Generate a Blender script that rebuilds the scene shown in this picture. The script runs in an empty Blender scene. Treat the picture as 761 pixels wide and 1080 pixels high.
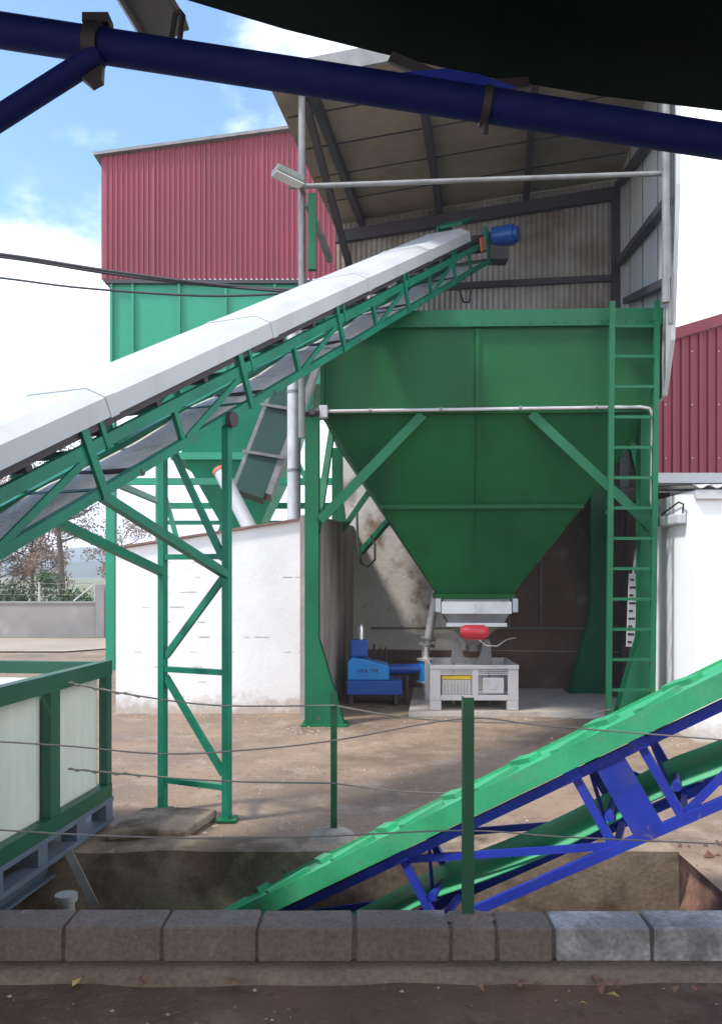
import bpy, bmesh, math, random
from mathutils import Vector, Matrix, noise as mnoise
random.seed(7)
R = math.radians
scene = bpy.context.scene
COL = scene.collection

# ------------------------------------------------------------------ camera
F = 900.0; CX = 380.5; HZ = 605.0; CAMZ = 1.87
cam = bpy.data.cameras.new('camera'); camo = bpy.data.objects.new('camera', cam); COL.objects.link(camo)
camo.location = (0, 0, CAMZ); camo.rotation_euler = (R(90), 0, 0)
cam.sensor_fit = 'VERTICAL'; cam.sensor_height = 36.0; cam.lens = 36.0*F/1080
cam.shift_y = (HZ-540)/1080
cam.clip_start = 0.05; cam.clip_end = 5000
scene.camera = camo

# ------------------------------------------------------------------ world, sun, exposure
SUN = Vector((-.50, -.26, .82)).normalized()
EXPOSURE = 1.25
SKY_STRENGTH = 0.14
SUN_STRENGTH = 2.1
world = bpy.data.worlds.new('World'); scene.world = world; world.use_nodes = True
wn = world.node_tree.nodes; wl = world.node_tree.links
for n in list(wn): wn.remove(n)
def N(tree, typ, **kw):
    n = tree.nodes.new(typ)
    for k, v in kw.items(): setattr(n, k, v)
    return n
T = world.node_tree
wo = N(T, 'ShaderNodeOutputWorld'); bg = N(T, 'ShaderNodeBackground'); bg.inputs['Strength'].default_value = SKY_STRENGTH
sky = N(T, 'ShaderNodeTexSky', sky_type='NISHITA'); sky.sun_disc = False
sky.sun_elevation = math.asin(SUN.z); sky.sun_rotation = math.atan2(SUN.x, SUN.y)
sky.air_density = 1.0; sky.dust_density = 0.6; sky.ozone_density = 2.0
tc = N(T, 'ShaderNodeTexCoord'); mp = N(T, 'ShaderNodeMapping'); mp.inputs['Scale'].default_value = (1.0, 1.0, 1.8)
mp.inputs['Location'].default_value = (0.35, 0.2, 0.1)
nz = N(T, 'ShaderNodeTexNoise'); nz.inputs['Scale'].default_value = 2.6; nz.inputs['Detail'].default_value = 8; nz.inputs['Roughness'].default_value = .58
wl.new(tc.outputs['Generated'], mp.inputs['Vector']); wl.new(mp.outputs['Vector'], nz.inputs['Vector'])
# more cloud toward the horizon, more open blue higher up
sx = N(T, 'ShaderNodeSeparateXYZ'); wl.new(tc.outputs['Generated'], sx.inputs['Vector'])
m1 = N(T, 'ShaderNodeMath', operation='MULTIPLY'); m1.inputs[1].default_value = -.62; wl.new(sx.outputs['Z'], m1.inputs[0])
m1b = N(T, 'ShaderNodeMath', operation='MULTIPLY'); m1b.inputs[1].default_value = .30; wl.new(sx.outputs['X'], m1b.inputs[0])
m2 = N(T, 'ShaderNodeMath', operation='ADD'); wl.new(m1.outputs[0], m2.inputs[0]); wl.new(nz.outputs['Fac'], m2.inputs[1])
m3 = N(T, 'ShaderNodeMath', operation='ADD'); wl.new(m2.outputs[0], m3.inputs[0]); wl.new(m1b.outputs[0], m3.inputs[1])
rp = N(T, 'ShaderNodeValToRGB'); rp.color_ramp.elements[0].position = .05; rp.color_ramp.elements[1].position = .24
rp.color_ramp.interpolation = 'EASE'
wl.new(m3.outputs[0], rp.inputs['Fac'])
mx = N(T, 'ShaderNodeMix', data_type='RGBA'); wl.new(rp.outputs['Color'], mx.inputs['Factor'])
hs = N(T, 'ShaderNodeHueSaturation'); hs.inputs['Saturation'].default_value = 1.15; hs.inputs['Value'].default_value = 1.0
wl.new(sky.outputs['Color'], hs.inputs['Color'])
wl.new(hs.outputs['Color'], mx.inputs['A']); mx.inputs['B'].default_value = (6.8, 7.0, 7.4, 1)
wl.new(mx.outputs['Result'], bg.inputs['Color']); wl.new(bg.outputs['Background'], wo.inputs['Surface'])

sl = bpy.data.lights.new('sun', 'SUN'); sl.energy = SUN_STRENGTH; sl.angle = R(7); sl.color = (1, .95, .86)
so = bpy.data.objects.new('sun', sl); COL.objects.link(so); so.rotation_euler = SUN.to_track_quat('Z', 'Y').to_euler(); so.location = (-6, -6, 20)

scene.render.engine = 'CYCLES'
scene.view_settings.view_transform = 'Standard'; scene.view_settings.look = 'None'
scene.view_settings.exposure = EXPOSURE; scene.view_settings.gamma = 1; scene.view_settings.use_curve_mapping = False
scene.cycles.max_bounces = 6; scene.cycles.diffuse_bounces = 4; scene.cycles.volume_bounces = 0

# ------------------------------------------------------------------ helpers
def U(px, py, d):
    return Vector(((px-CX)/F*d, d, CAMZ-(py-HZ)/F*d))

ORG = {}
def thing(name, label, cat, loc, group=None):
    o = bpy.data.objects.new(name, None); COL.objects.link(o); o.empty_display_size = .2
    o.location = loc; ORG[o.name] = Vector(loc)
    o['label'] = label; o['category'] = cat
    if group: o['group'] = group
    return o
def tag(o, label, cat, group=None):
    o['label'] = label; o['category'] = cat
    if group: o['group'] = group
    return o
def kind(o, k): o['kind'] = k; return o

class MB:
    def __init__(s, xf=None): s.v = []; s.f = []; s.sm = []; s.xf = xf
    def add(s, vs, fs, smooth=False):
        b = len(s.v); s.v += [Vector(v) for v in vs]
        s.f += [tuple(i+b for i in f) for f in fs]; s.sm += [smooth]*len(fs); return s
    def hexa(s, p):   # 8 points: bottom loop 4, top loop 4
        return s.add(p, [(3,2,1,0),(4,5,6,7),(0,1,5,4),(1,2,6,5),(2,3,7,6),(3,0,4,7)])
    def box(s, a, b):
        x0,y0,z0 = a; x1,y1,z1 = b
        return s.hexa([(x0,y0,z0),(x1,y0,z0),(x1,y1,z0),(x0,y1,z0),(x0,y0,z1),(x1,y0,z1),(x1,y1,z1),(x0,y1,z1)])
    def bar(s, p, q, w, h=None, up=(0,0,1)):
        p = Vector(p); q = Vector(q); h = h or w; d = (q-p).normalized(); up = Vector(up)
        if abs(d.dot(up)) > .98: up = Vector((0,1,0))
        a = d.cross(up).normalized(); b = a.cross(d).normalized()
        o = []
        for c in (p, q):
            for i, j in ((-1,-1),(1,-1),(1,1),(-1,1)): o.append(c+a*(w/2*i)+b*(h/2*j))
        return s.hexa(o)
    def angle(s, p, q, w, t=.008, up=(0,0,1), flip=1):   # L profile
        p = Vector(p); q = Vector(q); d = (q-p).normalized(); up = Vector(up)
        if abs(d.dot(up)) > .98: up = Vector((0,1,0))
        a = d.cross(up).normalized()*flip; b = a.cross(d).normalized()*flip
        sec = [(0,0),(w,0),(w,t),(t,t),(t,w),(0,w)]
        vs = [c+a*(x-w/2)+b*(y-w/2) for c in (p,q) for x,y in sec]
        n = 6
        return s.add(vs, [tuple(range(n-1,-1,-1)), tuple(range(n,2*n))]+[(i,(i+1)%n,n+(i+1)%n,n+i) for i in range(n)])
    def tube(s, pts, r, seg=12, caps=True):
        pts = [Vector(p) for p in pts]; rs = r if isinstance(r, (list,tuple)) else [r]*len(pts)
        vs = []; prev = None
        for i, p in enumerate(pts):
            d = ((pts[min(i+1,len(pts)-1)]-pts[max(i-1,0)])).normalized()
            if prev is None:
                a = d.cross(Vector((0,0,1)))
                if a.length < .05: a = d.cross(Vector((0,1,0)))
            else: a = prev-d*prev.dot(d)
            a.normalize(); prev = a; b = d.cross(a)
            for k in range(seg):
                t = 2*math.pi*k/seg; vs.append(p+(a*math.cos(t)+b*math.sin(t))*rs[i])
        n = len(pts); fs = []
        for i in range(n-1):
            for k in range(seg):
                k2 = (k+1)%seg; fs.append((i*seg+k, i*seg+k2, (i+1)*seg+k2, (i+1)*seg+k))
        s.add(vs, fs, True)
        if caps:
            s.add(vs[:seg], [tuple(range(seg-1,-1,-1))]); s.add(vs[-seg:], [tuple(range(seg))])
        return s
    def prism(s, poly, off):   # polygon (3D points) extruded by vector off
        poly = [Vector(p) for p in poly]; off = Vector(off); n = len(poly)
        return s.add(poly+[p+off for p in poly], [tuple(range(n-1,-1,-1)), tuple(range(n,2*n))]+[(i,(i+1)%n,n+(i+1)%n,n+i) for i in range(n)])
    def build(s, name, mat, parent=None, bevel=0, label=None):
        me = bpy.data.meshes.new(name)
        vs = [s.xf(v) if s.xf else v for v in s.v]
        o = bpy.data.objects.new(name, me); COL.objects.link(o)
        if parent is not None: org = ORG[parent.name]
        elif vs:
            org = Vector((sum(v.x for v in vs)/len(vs), sum(v.y for v in vs)/len(vs), min(v.z for v in vs)))
            o.location = org
        ORG[o.name] = org
        me.from_pydata([v-org for v in vs], [], s.f)
        for p, q in zip(me.polygons, s.sm): p.use_smooth = q
        bm = bmesh.new(); bm.from_mesh(me); bmesh.ops.recalc_face_normals(bm, faces=bm.faces); bm.to_mesh(me); bm.free()
        me.materials.append(mat)
        if parent is not None: o.parent = parent
        if bevel:
            m = o.modifiers.new('bevel', 'BEVEL'); m.width = bevel; m.segments = 2; m.limit_method = 'ANGLE'; m.angle_limit = R(40)
        if label: o['label'] = label
        return o

def corr(mb, p, e, L, z0, z1, nrm, pitch, amp, prof='trap'):
    """corrugated sheet standing on p, running along e; z0,z1 functions of s"""
    p = Vector(p); e = Vector(e).normalized(); nrm = Vector(nrm).normalized()
    pf = [(0,0),(.5,0),(.62,1),(.88,1)] if prof == 'trap' else [(k/6, .5-.5*math.cos(2*math.pi*k/6)) for k in range(6)]
    ss = []; k = 0
    while k*pitch < L:
        for a, h in pf:
            t = (k+a)*pitch
            if t <= L: ss.append((t, h*amp))
        k += 1
    ss.append((L, 0)); vs = []
    for t, h in ss:
        b = p+e*t+nrm*h
        vs += [(b.x, b.y, z0(t)), (b.x, b.y, z1(t))]
    fs = [(2*i, 2*i+2, 2*i+3, 2*i+1) for i in range(len(ss)-1)]
    mb.add(vs, fs, prof != 'trap'); return mb

# ------------------------------------------------------------------ materials
def material(name, col, rough=.6, metal=0, var=.12, scale=1.5, col2=None, thr=(.55,.75), scale2=1.2, fine=0, bump=0, bscale=30, streak=False, amt2=1.0, spec=.5, rust=None, splash=None):
    m = bpy.data.materials.new(name); m.use_nodes = True; t = m.node_tree; L = t.links
    b = t.nodes['Principled BSDF']; b.inputs['Roughness'].default_value = rough; b.inputs['Metallic'].default_value = metal
    b.inputs['Specular IOR Level'].default_value = spec
    geo = N(t, 'ShaderNodeNewGeometry'); vec = geo.outputs['Position']
    n1 = N(t, 'ShaderNodeTexNoise'); n1.inputs['Scale'].default_value = scale; n1.inputs['Detail'].default_value = 6
    L.new(vec, n1.inputs['Vector'])
    r1 = N(t, 'ShaderNodeMapRange'); r1.inputs['From Min'].default_value = .3; r1.inputs['From Max'].default_value = .7
    r1.inputs['To Min'].default_value = 1-var; r1.inputs['To Max'].default_value = 1+var; L.new(n1.outputs['Fac'], r1.inputs['Value'])
    mu = N(t, 'ShaderNodeVectorMath', operation='SCALE'); mu.inputs[0].default_value = col[:3]; L.new(r1.outputs[0], mu.inputs['Scale'])
    out = mu.outputs[0]
    if col2:
        n2 = N(t, 'ShaderNodeTexNoise'); n2.inputs['Scale'].default_value = scale2; n2.inputs['Detail'].default_value = 8; n2.inputs['Roughness'].default_value = .62
        if streak:
            mp = N(t, 'ShaderNodeMapping'); mp.inputs['Scale'].default_value = (1, 1, .18); L.new(vec, mp.inputs['Vector']); L.new(mp.outputs[0], n2.inputs['Vector'])
        else:
            L.new(vec, n2.inputs['Vector'])
        rr = N(t, 'ShaderNodeValToRGB'); rr.color_ramp.elements[0].position = thr[0]; rr.color_ramp.elements[1].position = thr[1]
        rr.color_ramp.elements[1].color = (amt2, amt2, amt2, 1)
        L.new(n2.outputs['Fac'], rr.inputs['Fac'])
        mx = N(t, 'ShaderNodeMix', data_type='RGBA'); L.new(rr.outputs['Color'], mx.inputs['Factor']); L.new(out, mx.inputs['A']); mx.inputs['B'].default_value = (*col2, 1)
        out = mx.outputs['Result']
    if fine:
        n3 = N(t, 'ShaderNodeTexNoise'); n3.inputs['Scale'].default_value = 45; n3.inputs['Detail'].default_value = 3; L.new(vec, n3.inputs['Vector'])
        r3 = N(t, 'ShaderNodeMapRange'); r3.inputs['From Min'].default_value = .3; r3.inputs['From Max'].default_value = .7
        r3.inputs['To Min'].default_value = 1-fine; r3.inputs['To Max'].default_value = 1+fine; L.new(n3.outputs['Fac'], r3.inputs['Value'])
        m3 = N(t, 'ShaderNodeVectorMath', operation='SCALE'); L.new(out, m3.inputs[0]); L.new(r3.outputs[0], m3.inputs['Scale']); out = m3.outputs[0]
    if rust:     # small worn patches and chips
        n4 = N(t, 'ShaderNodeTexNoise'); n4.inputs['Scale'].default_value = 7; n4.inputs['Detail'].default_value = 9; n4.inputs['Roughness'].default_value = .7; L.new(vec, n4.inputs['Vector'])
        r4 = N(t, 'ShaderNodeMapRange', clamp=True); r4.inputs['From Min'].default_value = .62; r4.inputs['From Max'].default_value = .70; r4.inputs['To Max'].default_value = .7; L.new(n4.outputs['Fac'], r4.inputs['Value'])
        m4 = N(t, 'ShaderNodeMix', data_type='RGBA'); L.new(r4.outputs[0], m4.inputs['Factor']); L.new(out, m4.inputs['A']); m4.inputs['B'].default_value = (*rust, 1); out = m4.outputs['Result']
    if splash:   # mud thrown up along the foot of the wall
        sz = N(t, 'ShaderNodeSeparateXYZ'); L.new(vec, sz.inputs[0])
        n5 = N(t, 'ShaderNodeTexNoise'); n5.inputs['Scale'].default_value = 5; n5.inputs['Detail'].default_value = 8; n5.inputs['Roughness'].default_value = .7; L.new(vec, n5.inputs['Vector'])
        a5 = N(t, 'ShaderNodeMath', operation='MULTIPLY_ADD'); a5.inputs[1].default_value = -.75; L.new(n5.outputs['Fac'], a5.inputs[0]); L.new(sz.outputs['Z'], a5.inputs[2])
        r5 = N(t, 'ShaderNodeMapRange', clamp=True); r5.inputs['From Min'].default_value = -.33; r5.inputs['From Max'].default_value = -.12; r5.inputs['To Min'].default_value = .75; r5.inputs['To Max'].default_value = 0; L.new(a5.outputs[0], r5.inputs['Value'])
        m5 = N(t, 'ShaderNodeMix', data_type='RGBA'); L.new(r5.outputs[0], m5.inputs['Factor']); L.new(out, m5.inputs['A']); m5.inputs['B'].default_value = (*splash, 1); out = m5.outputs['Result']
    L.new(out, b.inputs['Base Color'])
    rv = N(t, 'ShaderNodeMapRange'); rv.inputs['To Min'].default_value = max(.05, rough-.12); rv.inputs['To Max'].default_value = min(1, rough+.12)
    L.new(n1.outputs['Fac'], rv.inputs['Value']); L.new(rv.outputs[0], b.inputs['Roughness'])
    if bump:
        nb = N(t, 'ShaderNodeTexNoise'); nb.inputs['Scale'].default_value = bscale; nb.inputs['Detail'].default_value = 5; L.new(vec, nb.inputs['Vector'])
        bp = N(t, 'ShaderNodeBump'); bp.inputs['Strength'].default_value = bump; bp.inputs['Distance'].default_value = .02
        L.new(nb.outputs['Fac'], bp.inputs['Height']); L.new(bp.outputs[0], b.inputs['Normal'])
    return m
M = {}
M['hopper'] = material('hopper_green', (.006,.092,.024), .55, var=.22, scale=.8, col2=(.008,.035,.018), thr=(.50,.70), scale2=1.1, amt2=.6, bump=.14, bscale=2.5, spec=.25, streak=True)
M['leg_green'] = material('leg_green', (.008,.118,.052), .5, var=.18, col2=(.06,.06,.035), thr=(.62,.8), amt2=.6, spec=.3, rust=(.14,.09,.05))
M['conv_green'] = material('conveyor_green', (.010,.175,.105), .42, var=.18, scale=3, col2=(.05,.07,.05), thr=(.6,.8), scale2=5, amt2=.5, spec=.3, rust=(.13,.09,.06))
M['silo_green'] = material('silo_green', (.012,.27,.15), .45, var=.1, col2=(.02,.16,.10), thr=(.5,.75), scale2=.7, amt2=.7)
M['pan_green'] = material('belt_green', (.045,.37,.17), .5, var=.14, scale=4, col2=(.13,.33,.20), thr=(.48,.70), scale2=3, amt2=.6, fine=.06, spec=.3, rust=(.17,.19,.11))
M['blue'] = material('blue_paint', (.02,.04,.36), .5, var=.2, scale=4, col2=(.08,.075,.10), thr=(.56,.74), scale2=6, amt2=.6, spec=.3, rust=(.20,.15,.11))
M['tube_blue'] = material('tube_blue', (.010,.018,.14), .65, spec=.2, var=.2, scale=4, col2=(.03,.03,.06), thr=(.5,.75), scale2=4, amt2=.7)
M['machine_blue'] = material('machine_blue', (.012,.23,.62), .35, var=.1, scale=3)
M['machine_dark'] = material('machine_dark_blue', (.008,.075,.36), .4, var=.1, scale=3)
M['cover'] = material('white_cover', (.47,.48,.49), .45, var=.04, scale=2, col2=(.33,.32,.29), thr=(.52,.75), scale2=2.2, amt2=.5, streak=True)
M['belt'] = material('grey_belt', (.10,.085,.085), .85, var=.3, scale=5, col2=(.22,.19,.16), thr=(.45,.7), scale2=6)
M['return'] = material('dusty_return_belt', (.80,.78,.76), .8, var=.1, scale=3, col2=(.58,.54,.50), thr=(.56,.66), scale2=4, fine=.15)
M['red'] = material('red_sheet', (.25,.043,.066), .6, var=.12, scale=.8, col2=(.19,.035,.045), thr=(.5,.8), scale2=.5, streak=True)
M['galv'] = material('galvanised', (.50,.50,.50), .5, .35, var=.15, scale=6, col2=(.30,.29,.27), thr=(.5,.75), scale2=1.5, streak=True)
M['backsheet'] = material('shade_toned_sheet', (.36,.335,.31), .6, .1, var=.15, scale=3, col2=(.17,.13,.10), thr=(.42,.62), scale2=.7)  # galvanised sheet, colour darkened for the shade under the roof
M['chute'] = material('chute_green', (.006,.045,.032), .55, var=.2)
M['galvd'] = material('weathered_steel', (.20,.20,.195), .55, .3, var=.2, scale=6)
M['steel_dark'] = material('dark_steel', (.055,.045,.05), .6, .2, var=.2)
M['roof_under'] = material('roof_underside', (.30,.245,.185), .85, var=.12, scale=1.2, col2=(.17,.13,.095), thr=(.5,.75), scale2=1.0)
M['panel'] = material('sandwich_panel', (.50,.50,.50), .5, var=.06, col2=(.36,.34,.32), thr=(.55,.8), scale2=1, streak=True)
M['white_wall'] = material('whitewashed_block', (.84,.83,.81), .85, var=.05, scale=2, col2=(.50,.47,.43), thr=(.66,.80), scale2=2.2, fine=.03, bump=.25, bscale=14, splash=(.40,.31,.23))
M['gap'] = material('joint_grey', (.42,.39,.36), .9, var=.2)
M['earth'] = material('reddish_earth', (.20,.10,.07), .95, var=.35, scale=5, col2=(.10,.06,.045), thr=(.45,.6), scale2=4, fine=.25, bump=.8, bscale=14)
M['annex'] = material('white_render', (.80,.80,.79), .85, var=.03, scale=1.2, col2=(.62,.60,.59), thr=(.6,.85), scale2=1.0, bump=.1, bscale=20, splash=(.45,.38,.31))
M['coping'] = material('red_coping', (.23,.13,.11), .8, var=.25, scale=6)
M['bay_wall'] = material('stained_plaster', (.56,.53,.48), .9, var=.12, scale=2, col2=(.20,.12,.085), thr=(.54,.64), scale2=.95, fine=.1, bump=.3, bscale=18, streak=False)
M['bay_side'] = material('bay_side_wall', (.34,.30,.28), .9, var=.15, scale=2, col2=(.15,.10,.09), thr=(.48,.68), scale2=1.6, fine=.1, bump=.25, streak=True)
M['stain_shade'] = material('stained_shaded_wall', (.15,.10,.08), .9, var=.2, scale=2, col2=(.28,.22,.19), thr=(.55,.75), scale2=1.8, fine=.15, bump=.3)  # brown stains and the shade of the bay in one colour
M['concrete'] = material('concrete', (.36,.32,.27), .9, var=.15, scale=2.5, col2=(.20,.165,.12), thr=(.45,.65), scale2=2.2, fine=.12, bump=.25)
M['slab'] = material('pale_slab', (.50,.44,.38), .85, var=.1, scale=2, col2=(.33,.27,.22), thr=(.5,.7), scale2=2, fine=.08)
M['pit'] = material('pit_wall', (.25,.19,.135), .92, var=.25, scale=3.5, col2=(.085,.058,.038), thr=(.44,.58), scale2=1.7, fine=.15, bump=.2)
M['block'] = material('grey_block', (.165,.130,.108), .95, var=.16, scale=3, col2=(.34,.33,.33), thr=(.60,.78), scale2=4, fine=.2, bump=.5, bscale=60)
M['mortar'] = material('sandy_mortar', (.215,.15,.10), .95, var=.2, scale=4, fine=.2, bump=.4, bscale=40)
M['jointm'] = material('dark_joint', (.12,.095,.08), .95, var=.2, scale=6, fine=.2, bump=.4)
M['pale_block'] = material('pale_block', (.24,.225,.215), .95, var=.2, scale=5, col2=(.42,.41,.40), thr=(.45,.62), scale2=6, fine=.2, bump=.5, bscale=50)
M['post'] = material('post_green', (.010,.085,.035), .5, var=.2, scale=6)
M['wire'] = material('wire_metal', (.24,.22,.20), .6, .4, var=.2)
M['cable'] = material('cable_black', (.025,.025,.03), .7)
M['canopy'] = material('canopy_green', (.003,.009,.006), .8, var=.3, scale=3, spec=.1)
M['bin'] = material('bin_plastic', (.50,.48,.47), .5, var=.06, scale=4, col2=(.38,.34,.31), thr=(.6,.8), scale2=5)
M['yellow'] = material('yellow_plastic', (.72,.50,.05), .5)
M['cream'] = material('pale_contents', (.62,.60,.54), .6, var=.1)
M['motor_red'] = material('motor_red', (.52,.03,.045), .4, var=.1)
M['stainless'] = material('stainless', (.70,.70,.70), .3, .75, var=.08, scale=5)
M['ear'] = material('grey_plate', (.24,.235,.24), .5, .2, var=.12)
M['tank'] = material('milky_plastic', (.66,.69,.62), .5, var=.05, scale=1.5, col2=(.52,.56,.50), thr=(.5,.7), scale2=1.3, streak=True)
M['frame_green'] = material('frame_green', (.012,.085,.05), .45, var=.15, scale=3, col2=(.04,.10,.07), thr=(.6,.75), scale2=4)
M['skid'] = material('skid_grey', (.11,.14,.19), .55, var=.15, scale=3, col2=(.16,.13,.11), thr=(.6,.75), scale2=4)
M['bound'] = material('boundary_block', (.30,.275,.265), .95, var=.12, scale=1.5, col2=(.42,.39,.37), thr=(.6,.8), scale2=1.5)
M['path'] = material('pale_path', (.33,.265,.205), .95, var=.12, scale=.6, fine=.1)
M['trunk'] = material('tree_bark', (.10,.075,.06), .9, var=.2, scale=4)
M['leaf_grey'] = material('leaf_grey_green', (.13,.12,.085), .8, var=.4, scale=3)
M['leaf_brown'] = material('leaf_brown', (.24,.16,.11), .85, var=.4, scale=2)
M['leaf_green'] = material('leaf_green', (.055,.09,.035), .8, var=.4, scale=2)
M['hill'] = material('hill_green', (.06,.085,.05), .95, var=.4, scale=.03)
M['yleaf'] = material('yellow_leaf', (.50,.36,.08), .7, var=.1)
M['bleaf'] = material('brown_leaf', (.24,.11,.06), .8, var=.2)
M['rubble'] = material('brick_red', (.17,.075,.055), .9, var=.3, scale=9, fine=.2)
M['stone'] = material('pale_stone', (.36,.31,.26), .9, var=.3, scale=12)
M['black'] = material('black_rubber', (.02,.02,.02), .8)
M['lamp'] = material('lamp_grey', (.17,.19,.16), .5, .2)
M['glass'] = material('lamp_glass', (.55,.56,.55), .15)
M['orange'] = material('orange_rim', (.55,.16,.06), .5)

def ground_material(name, near):
    m = bpy.data.materials.new(name); m.use_nodes = True; t = m.node_tree; L = t.links; b = t.nodes['Principled BSDF']
    vec = N(t, 'ShaderNodeNewGeometry').outputs['Position']
    def noi(s, d=6, r=.55):
        n = N(t, 'ShaderNodeTexNoise'); n.inputs['Scale'].default_value = s; n.inputs['Detail'].default_value = d; n.inputs['Roughness'].default_value = r
        L.new(vec, n.inputs['Vector']); return n.outputs['Fac']
    def ramp(f, a, bb):
        r = N(t, 'ShaderNodeMapRange', clamp=True); r.inputs['From Min'].default_value = a; r.inputs['From Max'].default_value = bb; L.new(f, r.inputs['Value']); return r.outputs[0]
    def mix(f, a, bb):
        x = N(t, 'ShaderNodeMix', data_type='RGBA'); L.new(f, x.inputs['Factor'])
        for k, v in (('A', a), ('B', bb)):
            if isinstance(v, tuple): x.inputs[k].default_value = (*v, 1)
            else: L.new(v, x.inputs[k])
        return x.outputs['Result']
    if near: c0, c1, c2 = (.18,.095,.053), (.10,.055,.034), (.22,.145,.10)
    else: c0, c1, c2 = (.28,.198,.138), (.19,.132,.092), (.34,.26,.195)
    wet = ramp(noi(.9, 7, .6), .42, .62)
    c = mix(wet, c0, c1)
    c = mix(ramp(noi(2.3, 8, .65), .52, .70), c, c2)
    sp = noi(38, 2, .5); c = mix(ramp(sp, .65, .75), c, (.38,.31,.24) if not near else (.20,.15,.12))
    gp = noi(13, 4, .6); c = mix(ramp(gp, .58, .74), c, tuple(x*.45 for x in c0))
    if not near:
        s = N(t, 'ShaderNodeSeparateXYZ'); L.new(vec, s.inputs[0])
        a = N(t, 'ShaderNodeMath', operation='MULTIPLY_ADD'); a.inputs[1].default_value = 3.0; L.new(noi(.5), a.inputs[0]); L.new(s.outputs['Y'], a.inputs[2])
        g = ramp(a.outputs[0], 25.2, 26.2)
        gc = mix(ramp(noi(.08, 5), .4, .6), (.10,.13,.045), (.21,.19,.09))
        c = mix(g, c, gc)
    L.new(c, b.inputs['Base Color'])
    rr = N(t, 'ShaderNodeMapRange'); rr.inputs['To Min'].default_value = .92; rr.inputs['To Max'].default_value = .45; L.new(wet, rr.inputs['Value']); L.new(rr.outputs[0], b.inputs['Roughness'])
    h = N(t, 'ShaderNodeMath', operation='ADD'); L.new(noi(26, 6, .65), h.inputs[0]); L.new(noi(5, 4), h.inputs[1])
    bp = N(t, 'ShaderNodeBump'); bp.inputs['Strength'].default_value = .7; bp.inputs['Distance'].default_value = .03; L.new(h.outputs[0], bp.inputs['Height']); L.new(bp.outputs[0], b.inputs['Normal'])
    b.inputs['Specular IOR Level'].default_value = .35
    return m
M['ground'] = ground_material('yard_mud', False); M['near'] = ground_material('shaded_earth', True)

# ================================================================== SETTING
PX0, PX1, PY0, PY1, PZ = -4.2, 2.12, 3.73, 5.72, -1.15      # the pit
def hz(x, y):
    v = mnoise.noise(Vector((x*.7, y*.7, 0)))*.018+mnoise.noise(Vector((x*2.7, y*2.7, 3)))*.007
    if y > 60 : v = 0
    return v
def ground():
    xs = [-1500,-600,-200,-80,-40,-20,-12]; x = -9.0
    xs += [-9+.25*i for i in range(0, 73)]; xs += [12,20,40,80,200,600,1500]
    xs = sorted(set([round(v,3) for v in xs if abs(v-PX1) > .1 and abs(v-PX0) > .1]+[PX0, PX1]))
    ys = [-30,-12,-5,0,3,3.45,PY0]+[PY0+.2485*i for i in range(1, 8)]+[PY1]+[PY1+.22*i for i in range(1, 40)]+[15,16,18,20,22,24,25,26,28,32,40,60,100,200,400,800,1600]
    vs = []; idx = {}; fs = []
    for j, y in enumerate(ys):
        for i, x in enumerate(xs):
            edge = PX0-.01 <= x <= PX1+.01 and PY0-.01 <= y <= PY1+.01
            z = 0 if edge else hz(x, y)
            idx[i,j] = len(vs); vs.append((x, y, z-.004 if y < 3.5 else z))
    for j in range(len(ys)-1):
        for i in range(len(xs)-1):
            cx = (xs[i]+xs[i+1])/2; cy = (ys[j]+ys[j+1])/2
            if PX0 < cx < PX1 and PY0 < cy < PY1: continue
            fs.append((idx[i,j], idx[i+1,j], idx[i+1,j+1], idx[i,j+1]))
    mb = MB(); mb.add(vs, fs, True); return kind(mb.build('ground', M['ground']), 'structure')
ground()
# nearer ground, a little higher, where the photographer stands
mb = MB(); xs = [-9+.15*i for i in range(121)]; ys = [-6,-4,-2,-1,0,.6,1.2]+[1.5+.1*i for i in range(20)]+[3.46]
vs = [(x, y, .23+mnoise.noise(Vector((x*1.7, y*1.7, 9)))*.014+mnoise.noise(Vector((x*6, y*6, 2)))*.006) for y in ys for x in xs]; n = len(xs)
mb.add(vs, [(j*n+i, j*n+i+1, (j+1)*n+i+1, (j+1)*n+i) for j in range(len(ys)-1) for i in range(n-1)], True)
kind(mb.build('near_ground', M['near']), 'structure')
# pit
pit = thing('concrete_pit', 'stained concrete pit that the blue trussed conveyor dips into', 'pit', (-.9, 4.7, PZ))
t = .12
MB().box((PX0, PY0-.12, PZ-.1), (PX1, PY1+.12, PZ)).build('pit_floor', M['pit'], pit)
mb = MB(); nx = 40
tops = [0.012+.02*mnoise.noise(Vector((i*.35, 5, 1))) for i in range(nx+1)]
for i in range(nx):
    xa = PX0+(PX1-PX0)*i/nx; xb = PX0+(PX1-PX0)*(i+1)/nx
    za, zb = tops[i], tops[i+1]
    mb.add([(xa,PY1-.02,PZ),(xb,PY1-.02,PZ),(xb,PY1-.02,zb),(xa,PY1-.02,za),(xb,PY1+.30,zb+.004),(xa,PY1+.30,za+.004),(xa,PY1+.30,-.2),(xb,PY1+.30,-.2)], [(0,1,2,3),(3,2,4,5),(5,4,7,6)])
mb.build('pit_wall', M['pit'], pit)
MB().box((PX0-.15, PY0, PZ), (PX0, PY1-.03, -.02)).build('pit_wall', M['pit'], pit)
mb = MB(); vs = []; na, nb_ = 26, 9
for i in range(na):
    for k in range(nb_):
        f = k/(nb_-1); y = PY0-.1+(PY1+.42-PY0)*i/(na-1); w = mnoise.noise(Vector((y*2.2,f*2.5,0)))*.13+mnoise.noise(Vector((y*7,f*8,4)))*.05
        vs.append((PX1-.30*(1-f)**1.4+w*(1-f*.8)+.10*f, y, PZ+(-.012-PZ)*f+(.10*mnoise.noise(Vector((y*3,f*4,7)))*math.sin(f*3.14))))
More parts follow.
